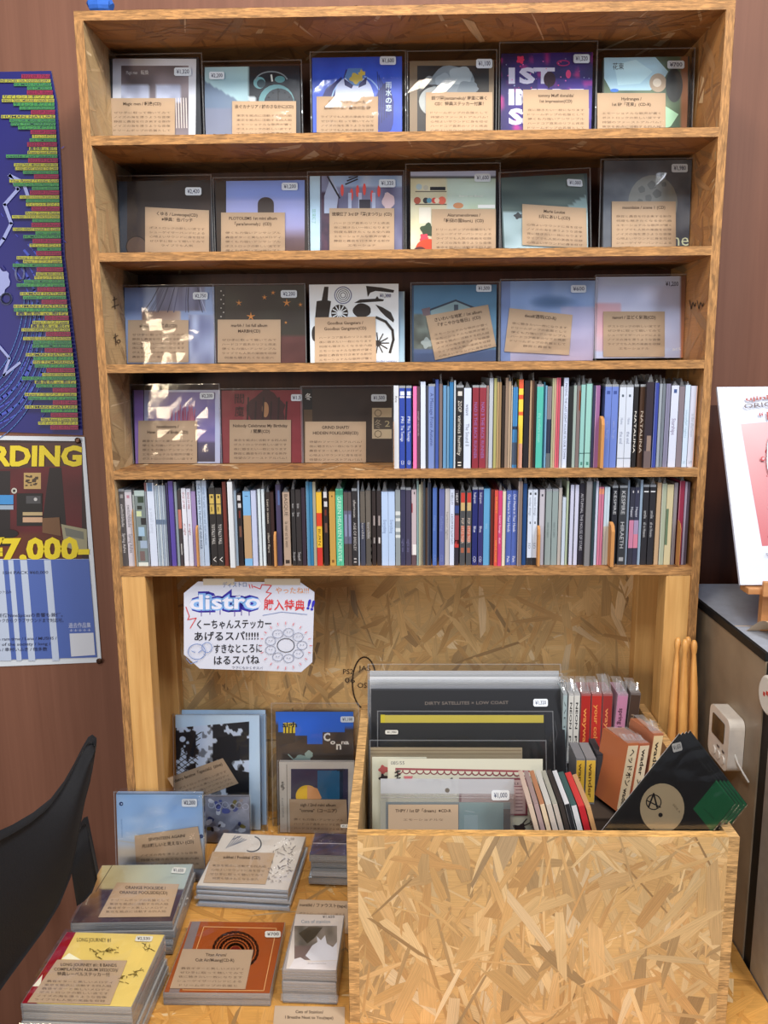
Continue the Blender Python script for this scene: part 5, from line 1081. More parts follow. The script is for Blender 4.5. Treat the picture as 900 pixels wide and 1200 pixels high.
ordw = ['top', 'second', 'third', 'fourth', 'fifth', 'lowest']
# F: long journey
def aF(a):
    a.poly([(21, 1176), (66, 1092), (81, 1092), (30, 1176)], (140, 28, 44)); a.poly([(20, 1177), (86, 1090), (100, 1092), (50, 1178)], (140, 28, 44)); a.poly([(42, 1178), (90, 1091), (200, 1094), (160, 1182)], (210, 190, 118))
    a.poly([(22, 1178), (72, 1091), (90, 1091), (42, 1178)], (142, 26, 42)); a.poly([(36, 1156), (50, 1142), (47, 1156)], (230, 222, 206)); a.poly([(72, 1124), (81, 1117), (95, 1125)], (236, 228, 206))
    a.text('LONG JOURNEY #1', 90, 1103.5, 130, 1104, 4.4, (66, 50, 36), .01)
    rd = random.Random(2)
    for cx, cy in ((172, 1110), (158, 1140), (143, 1150), (115, 1118), (134, 1115)):
        for k in range(8): x, y = cx + rd.uniform(-7, 7), cy + rd.uniform(-4, 4); a.line([(x, y), (x + rd.uniform(-5, 5), y + rd.uniform(-3, 3)), (x + rd.uniform(-5, 5), y + rd.uniform(-3, 3))], .6, (96, 84, 46))
stack([(21, 1176), (154, 1181), (81, 1092), (194, 1095)], -.452, 5, .0118, aF, [(67, 1124.5), (149, 1125.5), (129, 1177), (32, 1174.5)], ['LONG JOURNEY #1: 8 BANDS', 'COMPILATION ALBUM 2022(CD)/', '特典レーベルステッカー付'], [(160, 1096.5), (180, 1097), (177.5, 1104), (157.5, 1103)], '¥2,530',
      ['yellow and crimson compilation disc on top of the front left stack'] + ['%s case down in the front left stack under the yellow compilation' % s for s in ('second', 'third', 'fourth')] + ['lowest case of the front left stack under the yellow compilation'], 'cases in the yellow compilation stack', seed=61, paper=(206, 202, 194), jx=.0025, cn=7)
# E: orange poolside
def aE(a):
    a.fill(80, 1010, 230, 1086, lambda u, v: mix(mix((190, 170, 120), (160, 174, 176), u) if v < .45 else (84, 74, 90), (70, 54, 56), max(0, v - .5) * 1.2) if u > .26 else mix((196, 158, 96), (90, 66, 60), v), 30, 30)
    a.line([(119, 1013), (99, 1048)], .8, (90, 70, 50)); a.line([(132, 1013), (112, 1045)], .8, (80, 70, 56)); a.text('poolside', 101, 1060, 110, 1040, 1.6, (200, 190, 170))
stack([(83, 1083), (202, 1079), (119, 1013), (227, 1013)], -.462, 4, .0128, aE, [(137, 1034), (210, 1036), (199, 1074), (115, 1075)], ['ORANGE POOLSIDE /', 'ORANGE POOLSIDE(CD)'], [(203, 1016), (219, 1017), (216, 1024), (200, 1023)], '¥1,650',
      ['dusky beach album on top of the stack behind the yellow compilation', 'second case under the dusky beach album', 'third case under the dusky beach album', 'bottom case of the stack under the dusky beach album'], 'cases in the dusky beach album stack', seed=62, paper=(170, 162, 156), cn=7)
# G: sukkei
def aG(a):
    a.fill(228, 972, 360, 1046, lambda u, v: mix((206, 200, 192), (190, 186, 184), vn(u * 3, v * 3, 7)), 12, 10)
    rd = random.Random(8)
    a.ring(295, 989, 11, 1.4, (96, 100, 110), ry=9, a0=-70, a1=120); a.line([(272, 984), (282, 980)], 1, (90, 96, 110)); 
    for k in range(6): a.line([(265 + k * 2.5, 994 - k), (276 + k * 2.6, 979 + k)], .7, (84, 96, 120))
    for k in range(60): x, y = rd.uniform(318, 345), rd.uniform(985, 1032); x -= (y - 1005) * .28; a.line([(x, y), (x + rd.uniform(-4, 4), y + rd.uniform(-3, 3))], .6, (110, 104, 104))
    a.text('ス・ス', 317, 1036, 330, 1036, 3, (90, 84, 84)).text('¥1,100', 334, 986, 345, 986, 2.6, (110, 100, 100))
stack([(233, 1039), (341, 1043), (259, 975), (356, 981)], -.480, 5, .0068, aG, [(249, 998), (322, 999.5), (311, 1036), (238, 1034)], ['sukkei / Fookkei (CD)'], None, '',
      ['white sketch album on top of the middle stack of paper sleeves', 'second paper sleeve down under the white sketch album', 'third paper sleeve down under the white sketch album', 'fourth paper sleeve down under the white sketch album', 'lowest paper sleeve under the white sketch album'], 'paper sleeves in the white sketch album stack', kind='paper_sleeve_disc', seed=63, paper=(216, 222, 234), edge=(220, 226, 236), jx=.003, cn=4)
# H: titan arum
def aH(a):
    a.rect(190, 1076, 340, 1168, (152, 82, 40)); a.poly([(192, 1166), (222, 1079), (236, 1079), (206, 1166)], (130, 122, 124)) if False else None
    a.poly([(196, 1168), (226, 1077), (236, 1077), (208, 1168)], (128, 118, 118))
    a.line([(239, 1086), (324, 1088), (309, 1161), (214, 1160), (239, 1086)], .8, (206, 170, 120))
    for k, r in enumerate((26, 22, 18, 13.5, 9)): a.ring(276, 1112 + 2, r, 3.2 if k % 2 == 0 else 1.6, (62, 30, 20), ry=r * .82)
    for r in (24, 15.8):
        for k in range(26): a.circ(276 + r * math.cos(R(k * 13.85)), 1114 + r * .82 * math.sin(R(k * 13.85)), .9, (170, 96, 50), n=5, lay=(k == 0))
    a.circ(276, 1114, 6, (110, 34, 24), ry=5)
stack([(192, 1164), (316, 1164), (222, 1079), (335, 1081)], -.495, 2, .0098, aH, [(214, 1112), (297, 1113), (287.5, 1159), (199, 1158)], ['Titan Arum/', 'Cult Air/Muang(CD-R)'], (310.5, 1091, 329, 1098.5), '¥700',
      ['burnt orange album with dark round pattern on a low pile', 'case under the burnt orange round pattern album'], 'cases in the burnt orange album pile', seed=64, paper=(190, 170, 156), cn=5)
# I: tapes
def aI(a):
    a.rect(333, 1066, 404, 1145, (204, 196, 190)); a.fill(345, 1085, 395, 1125, lambda u, v: mix((96, 92, 84), (150, 140, 132), vn(u * 6, v * 5, 4)) if v < .6 else (120, 104, 100), 16, 16)
    a.poly([(358, 1120), (366, 1108), (372, 1104), (371, 1097), (376, 1102), (381, 1096), (383, 1106), (390, 1110), (395, 1104), (395, 1125), (365, 1126)], (206, 206, 212)); a.poly([(350, 1094), (362, 1086), (378, 1087), (368, 1100), (360, 1106)], (78, 70, 58))
    a.poly([(337, 1142), (345, 1124), (352, 1122), (362, 1128), (395, 1126), (400, 1143)], (206, 202, 204)); a.text('Cats of stainlon', 353, 1082, 387, 1082, 4, (110, 130, 150), .0).text('I Breathe Next to You', 360, 1130, 382, 1130, 1.6, (120, 110, 110)).text('¥1,650', 378, 1076, 392, 1076, 3, (60, 60, 70))
stack([(335.5, 1138), (401, 1142), (342, 1069), (398, 1069)], -.4635, 3, .0168, aI, None, None, None, '', ['tape with a pale cat drawing on top of the small tape stack', 'middle tape of the stack under the cat drawing tape', 'lowest tape of the stack under the cat drawing tape'], 'cassettes in the cat drawing stack', kind='cassette_case', cat='cassette', seed=65, paper=(196, 180, 172), edge=(200, 190, 188), w=.0715, d=.109)
def flatcard(name, label, q, z, title, n, seed):
    F, w, d = topframe([q[3], q[2], q[0], q[1]], z); th = thing(name, label, 'card', F); info(th, F, .0, q, title, n, seed, name='card', lim=(-9, 9, -9, 9)); return th
flatcard('info_card', 'kraft card lying in front of the cat drawing tapes', [(322, 1178.5), (404, 1180), (404, 1224), (318, 1223)], T + .0012, ['Cats of Stainlon/', 'I Breathe Next to You(tape)'], 3, 66)
flatcard('info_card', 'kraft card lying in front of the smoky plastic tapes', [(351, 1054), (409, 1056), (409, 1094), (340, 1092)], T + .0012, ['nontilkl / ファウスト(tape)'], 4, 67)
# J: smoky tapes in crinkled bags
def aJ(a): a.fill(355, 962, 412, 1016, lambda u, v: mix((66, 54, 66), (104, 92, 108), vn(u * 4, v * 4, 9)), 14, 14); a.line([(365, 988), (412, 989)], .8, (200, 190, 190))
stack([(362, 1013), (413, 1014), (366, 966), (413, 968)], -.4600, 4, .0125, aJ, None, None, (399, 966, 412, 970), '¥1,650', ['smoky violet tape in crinkled plastic, top of the pile beside the crate', 'second smoky tape in the crinkled pile beside the crate', 'third smoky tape in the crinkled pile beside the crate', 'lowest smoky tape in the crinkled pile beside the crate'], 'smoky tapes in crinkled plastic', kind='cassette_case', cat='cassette', seed=68, paper=(62, 50, 50), edge=(130, 120, 116), w=.064, d=.062, jx=.004)
# D: seventeen again, standing
def stand(name, label, cat, l, r, t, yb, lean, art, card, title, tagr, pt, body, thick=.01, zb=T + .0008, fb=None, n=5, seed=0, hh=None, group=None, cin=(222, 232, 242), m=None):
    F = FV(aty((l + r) / 2, t + 60, yb).x, yb, zb, lean); a0 = Art(F, 0); xl, yt = a0.p(l, t); xr = a0.p(r, t)[0]; th = thing(name, label, cat, F, group)
    g = G(); g.box(xl, xr, 0, yt, -thick, -.0001, body); g.build('case', M_GLOSS, th, bevel=.0006)
    a = Art(F, .00003); a.lim = (xl, xr, .0002, yt); art(a); a.g.c = [[deep(q) for q in c] if isinstance(c, list) else deep(c) for c in a.g.c]; a.build('cover', m or M_GLOSS, th)
    if card: info(th, F, .002, card, title, n, seed)
    if tagr: price(th, F, .0026, tagr, pt, c=cin)
    if fb: film(th, a0.p(fb[0], t)[0], a0.p(fb[2], t)[0], 0, a0.p(l, fb[1])[1], .0034, seed=seed, back=-thick - .0005)
    return th, F
def aD(a):
    gr = grad((0, (134, 168, 206)), (.45, (150, 178, 210)), (.6, (176, 184, 196)), (.68, (190, 180, 166)), (1, (150, 160, 180)))
    a.fill(135, 928, 240, 1030, lambda u, v: mix(gr(v), (196, 206, 220), .35 * max(0, vn(u * 4, v * 9, 5) - .6) * 2.5) if v > .0 else (0, 0, 0), 26, 30)
    a.circ(142, 942, 2.4, (40, 60, 100)).circ(142.5, 942, .9, (160, 180, 210)); a.line([(137, 985), (158, 988)], 1.2, (180, 180, 176)); a.text('SEVENTEEN AGAIN', 141.5, 960, 142.5, 982, 1.6, (110, 140, 180)).circ(236, 980, 2.4, (40, 60, 110))
stand('cd_case', 'pale blue sky album standing behind the dusky beach stack', 'disc', 136, 237, 930, -.036, 6, aD, [(157.5, 979.5), (232, 968.5), (240, 1018), (160, 1018)], ['SEVENTEEN AGAIN/', '光は眩しいと見えない (CD)'], (213, 936, 231, 945.5), '¥2,200', (110, 140, 180), fb=(134, 926.5, 239), n=4, seed=71, cin=(226, 232, 238))
# A: black and white zine and its twin
def aA2(a): a.rect(210, 830, 312, 990, (170, 196, 222))
stand('zine', 'sky blue edge of a second booklet behind the black and white zine', 'booklet', 213, 311, 832, .128, 8, aA2, None, None, None, '', (160, 190, 220), thick=.003, fb=None, seed=72, m=M_PRINT)
def aA(a):
    a.rect(200, 834, 310, 985, (190, 208, 228)); K = (34, 34, 40)
    def f(u, v):
        n = vn(u * 9, v * 12, 14) * .6 + vn(u * 24, v * 28, 15) * .4; d = abs(u - .42) + abs(v - .35)
        k = (u > .5 and v < .35 and n > .3) or (u < .28 and v < .4 and n > .38) or (u > .68 and v > .5 and n > .25) or n > .62 - (.1 if d > .5 else 0)
        return K if k else ((196, 206, 222) if n < .5 else (120, 124, 132))
    a.grid([(205.5, 853), (292, 845.5), (292, 975), (205.5, 975)], f, 84, 96)
    for k in range(9): a.line([(206, 876 + k * 7), (206 + 30 - k * 1.2, 876 + k * 7 - 24 + 6)], 1.1, K); a.line([(206, 870 + k * 6), (232, 890 + k * 6)], 1.1, K)
    a.poly([(258, 870), (263, 868), (267, 888), (276, 902), (292, 905), (292, 975), (284, 975), (270, 905), (258, 890)], K)
    a.circ(214, 866, 3.4, (196, 206, 222))
stand('zine', 'black and white photocopied zine leaning on the back board', 'booklet', 205.5, 304, 838, .112, 8, aA, [(196, 912), (261, 888.5), (279.5, 918), (215, 942)], ['distro fanzine『special』(zine)'], None, '', (180, 198, 220), thick=.004, fb=(203, 836, 313), n=5, seed=73, m=M_PRINT)
# C: keychain bag
def aC(a):
    a.fill(240, 934, 293, 990, nb((120, 124, 140), (170, 174, 190), 7, 6), 14, 14); rd = random.Random(4)
    for k in range(26): a.circ(rd.uniform(243, 290), rd.uniform(938, 974), rd.uniform(1.6, 4.2), rd.choice([(60, 56, 60), (90, 100, 160), (206, 210, 220), (120, 112, 60), (70, 76, 120), (160, 150, 150)]), wob=.3, n=9)
    for k in range(6): a.ring(248 + k * 8, 943 + k % 2 * 2, 3.6, .8, (190, 196, 210), n=10)
stand('keychain_bag', 'small clear bag of acrylic keychains in front of the zine', 'bag', 240, 292, 933, .072, 6, aC, None, None, None, '', (110, 112, 126), thick=.005, fb=(238, 930, 294), seed=74)
# B: sigh cona zine and disc
def aB(a):
    a.fill(320, 828, 420, 990, lambda u, v: (52, 112, 206) if v < .12 + .03 * u else mix((66, 58, 54), (92, 82, 76), vn(u * 9, v * 9, 3)), 30, 30)
    a.poly([(326, 836), (418, 836), (418, 850), (404, 850), (404, 858), (378, 858), (378, 872), (360, 872), (360, 862), (344, 862), (344, 860), (326, 860)], (50, 110, 204))
    a.poly([(326, 858), (346, 858), (346, 870), (326, 874)], (70, 64, 60)); a.rect(332, 847, 346, 859, (214, 190, 62)); a.text('sigh', 331, 852, 348, 852, 6, (24, 30, 50), .03)
    for k in range(3): a.rect(334 + k * 4, 851, 335.4 + k * 4, 859, (40, 40, 44))
    a.text('C', 379, 868, 387, 868, 9, (226, 222, 216), .04).text('o', 387, 872, 393, 872, 5.5, (226, 222, 216), .04).text('n', 394, 878, 400, 878, 9, (226, 222, 216), .03).text('n', 400, 872, 404, 872, 5, (226, 222, 216), .02).text('a', 404, 872, 409, 872, 5, (226, 222, 216), .03)
    a.circ(354, 889, 9, (150, 170, 166), ry=4.4, wob=.15).circ(362, 884, 4.6, (160, 178, 172), wob=.1).line([(344, 890), (338, 884)], 1.4, (150, 170, 166)).line([(358, 890), (362, 895)], 2, (150, 170, 166))
stand('zine', 'blue and grey city booklet with scattered white letters, behind the round sun disc', 'booklet', 323, 414, 834, .128, 7, aB, None, None, (399, 839.5, 415, 846.5), '¥1,100', (70, 64, 62), thick=.004, fb=(318, 823, 421), seed=75)
def aB2(a):
    a.rect(326, 892, 418, 985, (190, 186, 180)); a.rect(341, 901, 408, 985, (58, 56, 84)); a.rect(372, 903, 398, 945, (36, 98, 136)); a.circ(360, 933, 13.5, (226, 190, 44), ry=13).poly([(360, 920), (372, 924), (377, 935), (368, 944), (360, 944)], (206, 156, 110)); a.rect(398, 903, 402, 945, (24, 50, 76))
    a.text('sigh', 330, 916, 330.5, 926, 3.4, (60, 60, 60), .02).text('corona', 330, 935, 331, 958, 3.0, (130, 130, 130)); a.line([(336, 896), (337, 976)], .7, (120, 114, 108)); a.text('sigh', 395, 903.5, 404, 903.5, 3, (40, 40, 44), .02)
stand('cd_case', 'jewel case with a yellow sun on teal, in front of the city booklet', 'disc', 327, 415, 893, .104, 6, aB2, [(339, 936.5), (406, 937), (407.5, 978), (340, 976)], ['sigh / 2nd mini album', '"corona"（コーニア）'], None, '', (150, 146, 142), fb=(325, 890, 417), n=6, seed=76)
info_orange = None

# ============================================================ hand-lettered sign under the shelf
FS = FV(.33, .022, -.0135, -2); a = Art(FS, 0)
sg = thing('shop_sign', 'white octagonal hand-lettered distro sign hanging under the shelf', 'sign', FS)
P = [(232, 681.5), (352, 682.5), (368.5, 694), (366, 776), (353, 787.5), (234, 783.5), (215.5, 767), (215.5, 695)]
a.poly(P, (214, 220, 238), lay=False)
bk = [(x, y, -.0012) for x, y, z in a.g.v[:8]]; tp = a.g.v[:8]
for i in range(8): j = (i + 1) % 8; a.g.face([tp[i], bk[i], bk[j], tp[j]], (190, 196, 210))
a.g.face(bk[::-1], (200, 204, 214))
BL, RD, OR = (34, 44, 160), (214, 66, 72), (232, 150, 60)
a.text('distro', 222, 714, 306, 712.5, 17, (48, 40, 160), .17)
a.text('distro', 222, 714, 306, 712.5, 17, (130, 180, 240), .08)
a.text('distro', 222, 714, 306, 712.5, 17, (226, 230, 250), .02)
for x in (236, 246, 258, 275, 283, 292): a.line([(x, 715), (x, 720 + x % 3)], 1, (90, 60, 160))
a.text('ディストロ', 261, 688, 289, 687.5, 5, (70, 110, 170), .0); a.line([(292, 685), (293, 689)], 1, RD).line([(295, 685), (296, 689)], 1, RD).line([(297, 687), (305, 690), (307, 685), (318, 686), (312, 694), (318, 695), (311, 702)], 1.1, RD)
a.text('やったね!!!', 323, 695, 362, 695, 6, OR, .0); a.text('購入特典', 309, 713.5, 357, 714.5, 9.5, RD, .015); a.text('!!', 359, 713, 367, 715, 11, (50, 50, 190), .04)
a.line([(308, 721), (330, 717), (360, 720)], .6, (90, 120, 180)); a.line([(218, 711), (222, 722), (220, 726), (230, 724), (223, 736)], 1, RD)
for i, (t, x0, x1, y) in enumerate((('くーちゃんステッカー', 231, 318, 736), ('あげるスパ!!!!!', 228, 303, 750), ('すきなところに', 251, 307, 764.5), ('はるスパね', 251, 304, 778))): a.text(t, x0, y, x1, y - 1, 8.2, (26, 26, 34), .012)
a.text('ウラにもかくぞスパ', 272, 783, 308, 784, 2.4, (70, 80, 110))
GY = (140, 150, 176)
a.ring(335, 756, 10, .8, (60, 62, 74), ry=8)
for k in range(9): x, y = 335 + 19 * math.cos(R(40 * k)), 756 + 15.5 * math.sin(R(40 * k)); a.ring(x, y, 6, .6, GY, ry=5, n=12).line([(x - 2, y - 1), (x - 1, y)], .6, GY).line([(x + 1, y), (x + 2, y - 1)], .6, GY)
for k in range(20): x, y = math.cos(R(18 * k)), math.sin(R(18 * k)); a.line([(335 + 28 * x, 756 + 25 * y), (335 + 30.5 * x, 756 + 28 * y)], .9, (220, 120, 130))
a.ring(231, 763, 10, .8, (110, 140, 200), ry=9).ring(243, 758, 6, .7, (110, 140, 200), n=10).line([(225, 762), (229, 764)], .8, (110, 140, 200)).line([(233, 764), (237, 761)], .8, (110, 140, 200)).line([(219, 771), (224, 777), (232, 774)], .8, (110, 140, 200))
a.build('board', M_PRINT, sg)
for (l, r) in ((238, 275), (310, 352)):
    b = Art(FS, .001); g = G(); q0 = b.p(l, 684); q1 = b.p(r, 690); g.box(q0[0], q1[0], q1[1] + .006, q0[1] + .008, .0, .0003, (206, 196, 176)); g.build('tape', M_PRINT, sg)

# ============================================================ posters on the left wall
def poster(name, label, P, art, pins=()):
    F = FV(-.1, YW - .0022, -.1, 0); th = thing(name, label, 'poster', F); a = Art(F, 0); a.poly(P, (16, 20, 112) if name == 'gig_poster' else (214, 222, 232), lay=False)
    n = len(P); tp = a.g.v[:n]; bk = [(x, y, -.0018) for x, y, z in tp]
    for i in range(n): j = (i + 1) % n; a.g.face([tp[i], bk[i], bk[j], tp[j]], (120, 120, 140))
    art(a); a.build('sheet', M_PRINT, th)
    for (x, y) in pins:
        q = a.p(x, y); g = G(); tube(g, [(q[0], q[1], .0005), (q[0], q[1], .004), (q[0], q[1], .0055)], [.0045, .0055, .003], n=12); g.build('push_pin', mk_plain('bronze_pin', (80, 56, 44), .35, .7) if 'bronze_pin' not in bpy.data.materials else bpy.data.materials['bronze_pin'], th)
rd = random.Random(11)
def redge(y): return 60 + (y - 83) * (97 - 60) / (510 - 83) + (1.5 if 300 < y < 480 else 0)
def ap1(a):
    for k in range(5): a.ring(-30, 380, 70 + k * 7, 1.4 + k % 2 * 1.5, (60, 80, 190), ry=86 + k * 9, a0=-50, a1=80)
    for k in range(40): x = rd.uniform(-20, 84); y_ = rd.uniform(88, 500); a.line([(x, y_), (x + rd.uniform(-3, 3), y_ + rd.uniform(1, 5))], .7, (60, 70, 190))
    for k in range(9): a.ring(-30, 330, 60 + k * 5, .8, (70, 120, 190), ry=120 + k * 9, a0=10, a1=75)
    WP = (150, 160, 214)
    a.line([(-10, 300), (5, 280), (14, 262), (6, 240), (22, 222), (12, 206), (28, 214), (34, 232)], 4, WP); a.circ(2, 330, 9, WP, ry=15, wob=.2); a.ring(24, 320, 5, 2, WP, ry=9); a.ring(8, 350, 6, 2.2, WP); a.line([(-5, 400), (12, 420), (5, 440), (24, 425)], 3, WP).line([(3, 312), (6, 316)], 2, (30, 30, 120))
    Y, GN, RDD = (176, 176, 56), (64, 146, 76), (130, 24, 70); y = 92
    names = ['Nurseries One Room Release Tour', 'HUMAN NATURE', 'NINE SPICES 15th ANNIVERSARY', 'I NEED HEART ENGINE THE CARE', '轟音祭 at 新宿', 'The Reed / Little fold', 'SINGLE TEAR / MEGANE / UNDER 2000', 'サイレントホワイト', 'Hana / ミツメ / polar', 'Pretty Good Fields', 'YOU NEED TO ROCK LOW SLOW DOWN', 'FIVE TOMORROW', 'cattle / uri gagarn']
    day = 9; mon = 17
    while y < 505:
        e = redge(y) - 3; lab = '2022.%02d.%02d(%s)' % (9 + (mon > 30), (mon - 1) % 30 + 1, rd.choice(['sat', 'sun', 'mon', 'fri'])); mon += rd.randint(1, 2)
        w_ = rd.uniform(26, 34); a.rect(e - w_ - 1, y - 4.4, e + .5, y + .6, (150, 26, 74)); a.text(lab, e - w_, y - .4, e, y - .4, 3.4, (60, 10, 40), .01); y += 5.0
        for k in range(rd.randint(2, 4)):
            if y > 507: break
            e = redge(y) - 3; s = rd.choice(names); w_ = min(rd.uniform(26, 62), 60 + 8); c = (Y, GN)[0 if k == 0 else rd.choice([0, 1, 1])]
            a.rect(e - w_ - 1, y - 3.6, e + .3, y + .1, c); a.text(s, e - w_, y - .4, e - .5, y - .4, 2.7, (18, 26, 80), .01); y += 4.35
        y += .8
P1 = [(-45, 85), (60, 83), (67, 120), (72, 200), (76, 300), (88, 400), (94, 450), (97, 510), (-45, 504)]
redge = lambda y: (lambda pts: next(a[0] + (b[0] - a[0]) * (y - a[1]) / (b[1] - a[1]) for a, b in zip(pts, pts[1:]) if a[1] <= y <= b[1] + 1e-6 or b is pts[-1]))(P1[1:8])
poster('gig_poster', 'deep blue gig poster with yellow and green date list, upper left wall', P1, ap1)
def ap2(a):
    a.poly([(-45, 515), (95, 517), (104.5, 655), (-45, 655)], (46, 26, 28))
    a.fill(-45, 519, 96, 655, lambda u, v: mix((70, 18, 24), (100, 26, 34), vn(u * 5, v * 5, 3)) if v < .8 else mix((120, 60, 36), (70, 30, 22), u), 30, 20)
    a.poly([(-45, 519), (96, 519), (97, 545), (-45, 552)], (74, 44, 40)); a.rect(-45, 552, 12, 640, (30, 24, 28)); a.poly([(58, 548), (72, 548), (78, 620), (50, 608)], (28, 20, 24)); a.rect(28, 554, 48, 573, (182, 152, 96)); 
    r2 = random.Random(7)
    for k in range(20): x, y = r2.uniform(29, 44), r2.uniform(556, 570); a.rect(x, y, x + r2.uniform(2, 5), y + 1.6, (70, 54, 40))
    a.rect(0, 580, 16, 591, (60, 140, 206)).rect(0, 592, 16, 597, (150, 170, 190)); a.rect(20, 578, 50, 616, (24, 22, 24)).rect(27, 600, 50, 604, (180, 160, 120)).rect(27, 606, 50, 612, (196, 160, 130)); a.circ(17, 575, 3.4, (190, 190, 180)).circ(17, 575, 1.6, (30, 26, 26)); a.rect(31, 581, 48, 590, (70, 70, 74)); a.circ(42, 585, 2, (190, 190, 190))
    a.poly([(50, 607), (70, 606), (72, 628), (50, 624)], (110, 78, 52)); a.poly([(72, 614), (102, 620), (103, 650), (76, 640)], (150, 146, 120)); a.poly([(76, 618), (98, 623), (99, 632), (78, 628)], (110, 112, 104)); a.circ(10, 625, 12, (26, 22, 24), ry=5)
    YL = (226, 204, 40)
    a.text('RECORDING', -98, 545, 96, 545, 22, YL, .045); a.text('¥7,000-', -22, 656, 105, 654, 24, YL, .045)
    def bot_r(y): return 104.5 + (y - 655) * .085
    a.poly([(-45, 656), (104.5, 655), (114, 770), (-45, 774)], (78, 104, 178))
    for x0, x1, k in ((-45, 4, 0), (10, 16, 1), (24, 32, 2), (52, 60, 3)): a.poly([(x0, 656), (x1, 656), (x1 + 10, 774), (x0 + 10, 774)], (188, 202, 226))
    K = (30, 36, 70)
    a.text('1H ¥2,000   15H PACK ¥60,000', -30, 673, 57, 672, 3.4, K, .01); a.text('エンジニア費用・機材レンタル・セット込み', -60, 696, 14, 695, 3.4, K); a.text('有。新宿NineSpicesの音響も兼任。', -14, 723, 74, 722, 3.6, K, .01); a.text('アコースティックからクラブサウンドまで対応可。', -30, 729, 75, 728.5, 3.6, K, .01)
    a.text('2 time / one time ram time / Lana / MUSHS /', -40, 751, 67, 749, 3.4, K, .01); a.text('orange / air of the society / long /', -30, 757, 60, 755.5, 3.4, K, .01); a.text('上上Brothers / 幸村いふき / 他多数', -30, 763, 56, 762, 3.4, K, .01); a.text('過去作品集', 81, 735, 107, 734.5, 4.6, (206, 214, 236)).text('↓↓↓↓↓', 82, 739.5, 107, 739, 2.6, (206, 214, 236)); a.poly([(82, 742), (110, 741), (112, 767), (84, 769)], (206, 212, 224))
poster('studio_poster', 'white bordered recording studio price poster, lower left wall', [(-45, 510), (99, 512), (119, 776), (-45, 783)], ap2, pins=((92, 516), (117, 774)))

# ============================================================ steel cabinet on the right with its things
FX = .93; FT = -.068; FYF = -.196
fr = thing('refrigerator', 'brushed steel refrigerator standing right of the bookcase', 'refrigerator', Matrix.Translation((1.2, -.05, -1.25)))
M_STEEL = mk_plain('brushed_steel', (150, 134, 114), .42, .15, nscale=14, var=.18, bump=.05); M_TOP = mk_plain('grey_enamel', (172, 180, 196), .35, .1); M_RUB = mk_plain('black_rubber', (14, 14, 15), .6); M_DOOR = mk_plain('satin_steel', (176, 176, 178), .35, .5)
for nm, bx, m in (('side_panel', (FX, 1.5, FYF, .15, -1.22, FT - .010), M_STEEL), ('top_panel', (FX + .004, 1.5, FYF, .15, FT - .008, FT), M_TOP), ('top_trim', (FX - .001, FX + .004, FYF, .15, FT - .011, FT + .0005), M_RUB), ('door_gasket', (FX + .002, 1.5, FYF - .026, FYF, -1.2, FT - .012), M_RUB), ('door', (FX - .001, 1.5, FYF - .085, FYF - .026, -1.2, FT - .01), M_DOOR), ('plinth', (FX + .02, 1.48, FYF + .02, .14, -1.25, -1.22), M_RUB)):
    g = G(); g.box(*bx); sub(nm, g.build(nm, m, bevel=.0015 if nm == 'door' else 0), fr)
# white round magnet on the door edge
g = G(); n = 28; mc = Vector((FX - .0016, FYF - .056, aty(898, 814, FYF - .056).z)); mc = atx(902, 815, FX - .004)
for s_ in (0, 1): pass
tube(g, [(FX - .0014, mc.y, mc.z), (FX - .006, mc.y, mc.z), (FX - .008, mc.y, mc.z)], [.026, .026, .023], (226, 222, 214), n=28)
mg = tag(g.build('round_magnet', M_PRINT), 'cream round magnet with red marks on the refrigerator edge', 'magnet')
g = G()
for k in range(3): g.box(FX - .0086, FX - .0081, mc.y - .012 + .008 * k, mc.y - .007 + .008 * k, mc.z - .003 + .004 * (k % 2), mc.z + .002 + .004 * (k % 2), (200, 60, 50))
g.build('print', M_PRINT, parent=mg)
# timer on the side panel
M_WPL = mk_plain('white_plastic', (222, 216, 208), .35, coat=.3); M_SCR = mk_plain('dark_screen', (52, 44, 40), .15)
def rbox(y0, y1, z0, z1, x0, x1, r, n=6):
    g = G(); P = []
    for cy, cz, a_ in ((y1 - r, z1 - r, 0), (y0 + r, z1 - r, 90), (y0 + r, z0 + r, 180), (y1 - r, z0 + r, 270)):
        for k in range(n + 1): t = R(a_ + 90 * k / n); P.append((cy + r * math.cos(t), cz + r * math.sin(t)))
    A_ = [(x0, y, z) for y, z in P]; B_ = [(x1, y, z) for y, z in P]; g.face(A_, (220, 216, 210)); g.face(B_[::-1], (220, 216, 210))
    for i in range(len(P)): j = (i + 1) % len(P); g.face([A_[i], B_[i], B_[j], A_[j]][::-1], (220, 216, 210))
    return g
ty0, ty1, tz0, tz1 = -.152, -.080, -.262, -.184
tm = thing('timer', 'white rounded digital timer stuck on the refrigerator side', 'timer', Matrix.Translation((FX, -.13, tz0)))
sub('body', rbox(ty0, ty1, tz0, tz1, FX - .022, FX - .0006, .012).build('body', M_WPL, bevel=.003), tm)
sub('screen', rbox(ty0 + .016, ty1 - .012, tz0 + .036, tz1 - .011, FX - .0228, FX - .0222, .003).build('screen', M_SCR), tm)
for k in range(3): sub('button', rbox(ty0 + .009 + k * .016, ty0 + .021 + k * .016, tz0 + .008, tz0 + .020, FX - .0238, FX - .0222, .0055).build('button', M_WPL), tm)
g = G(); g.box(FX - .0226, FX - .0222, ty0 + .012, ty0 + .02, tz0 + .024, tz0 + .027, (90, 80, 76)); g.box(FX - .0226, FX - .0222, ty0 + .03, ty0 + .038, tz0 + .024, tz0 + .027, (90, 80, 76)); sub('marking', g.build('marking', M_PRINT), tm)
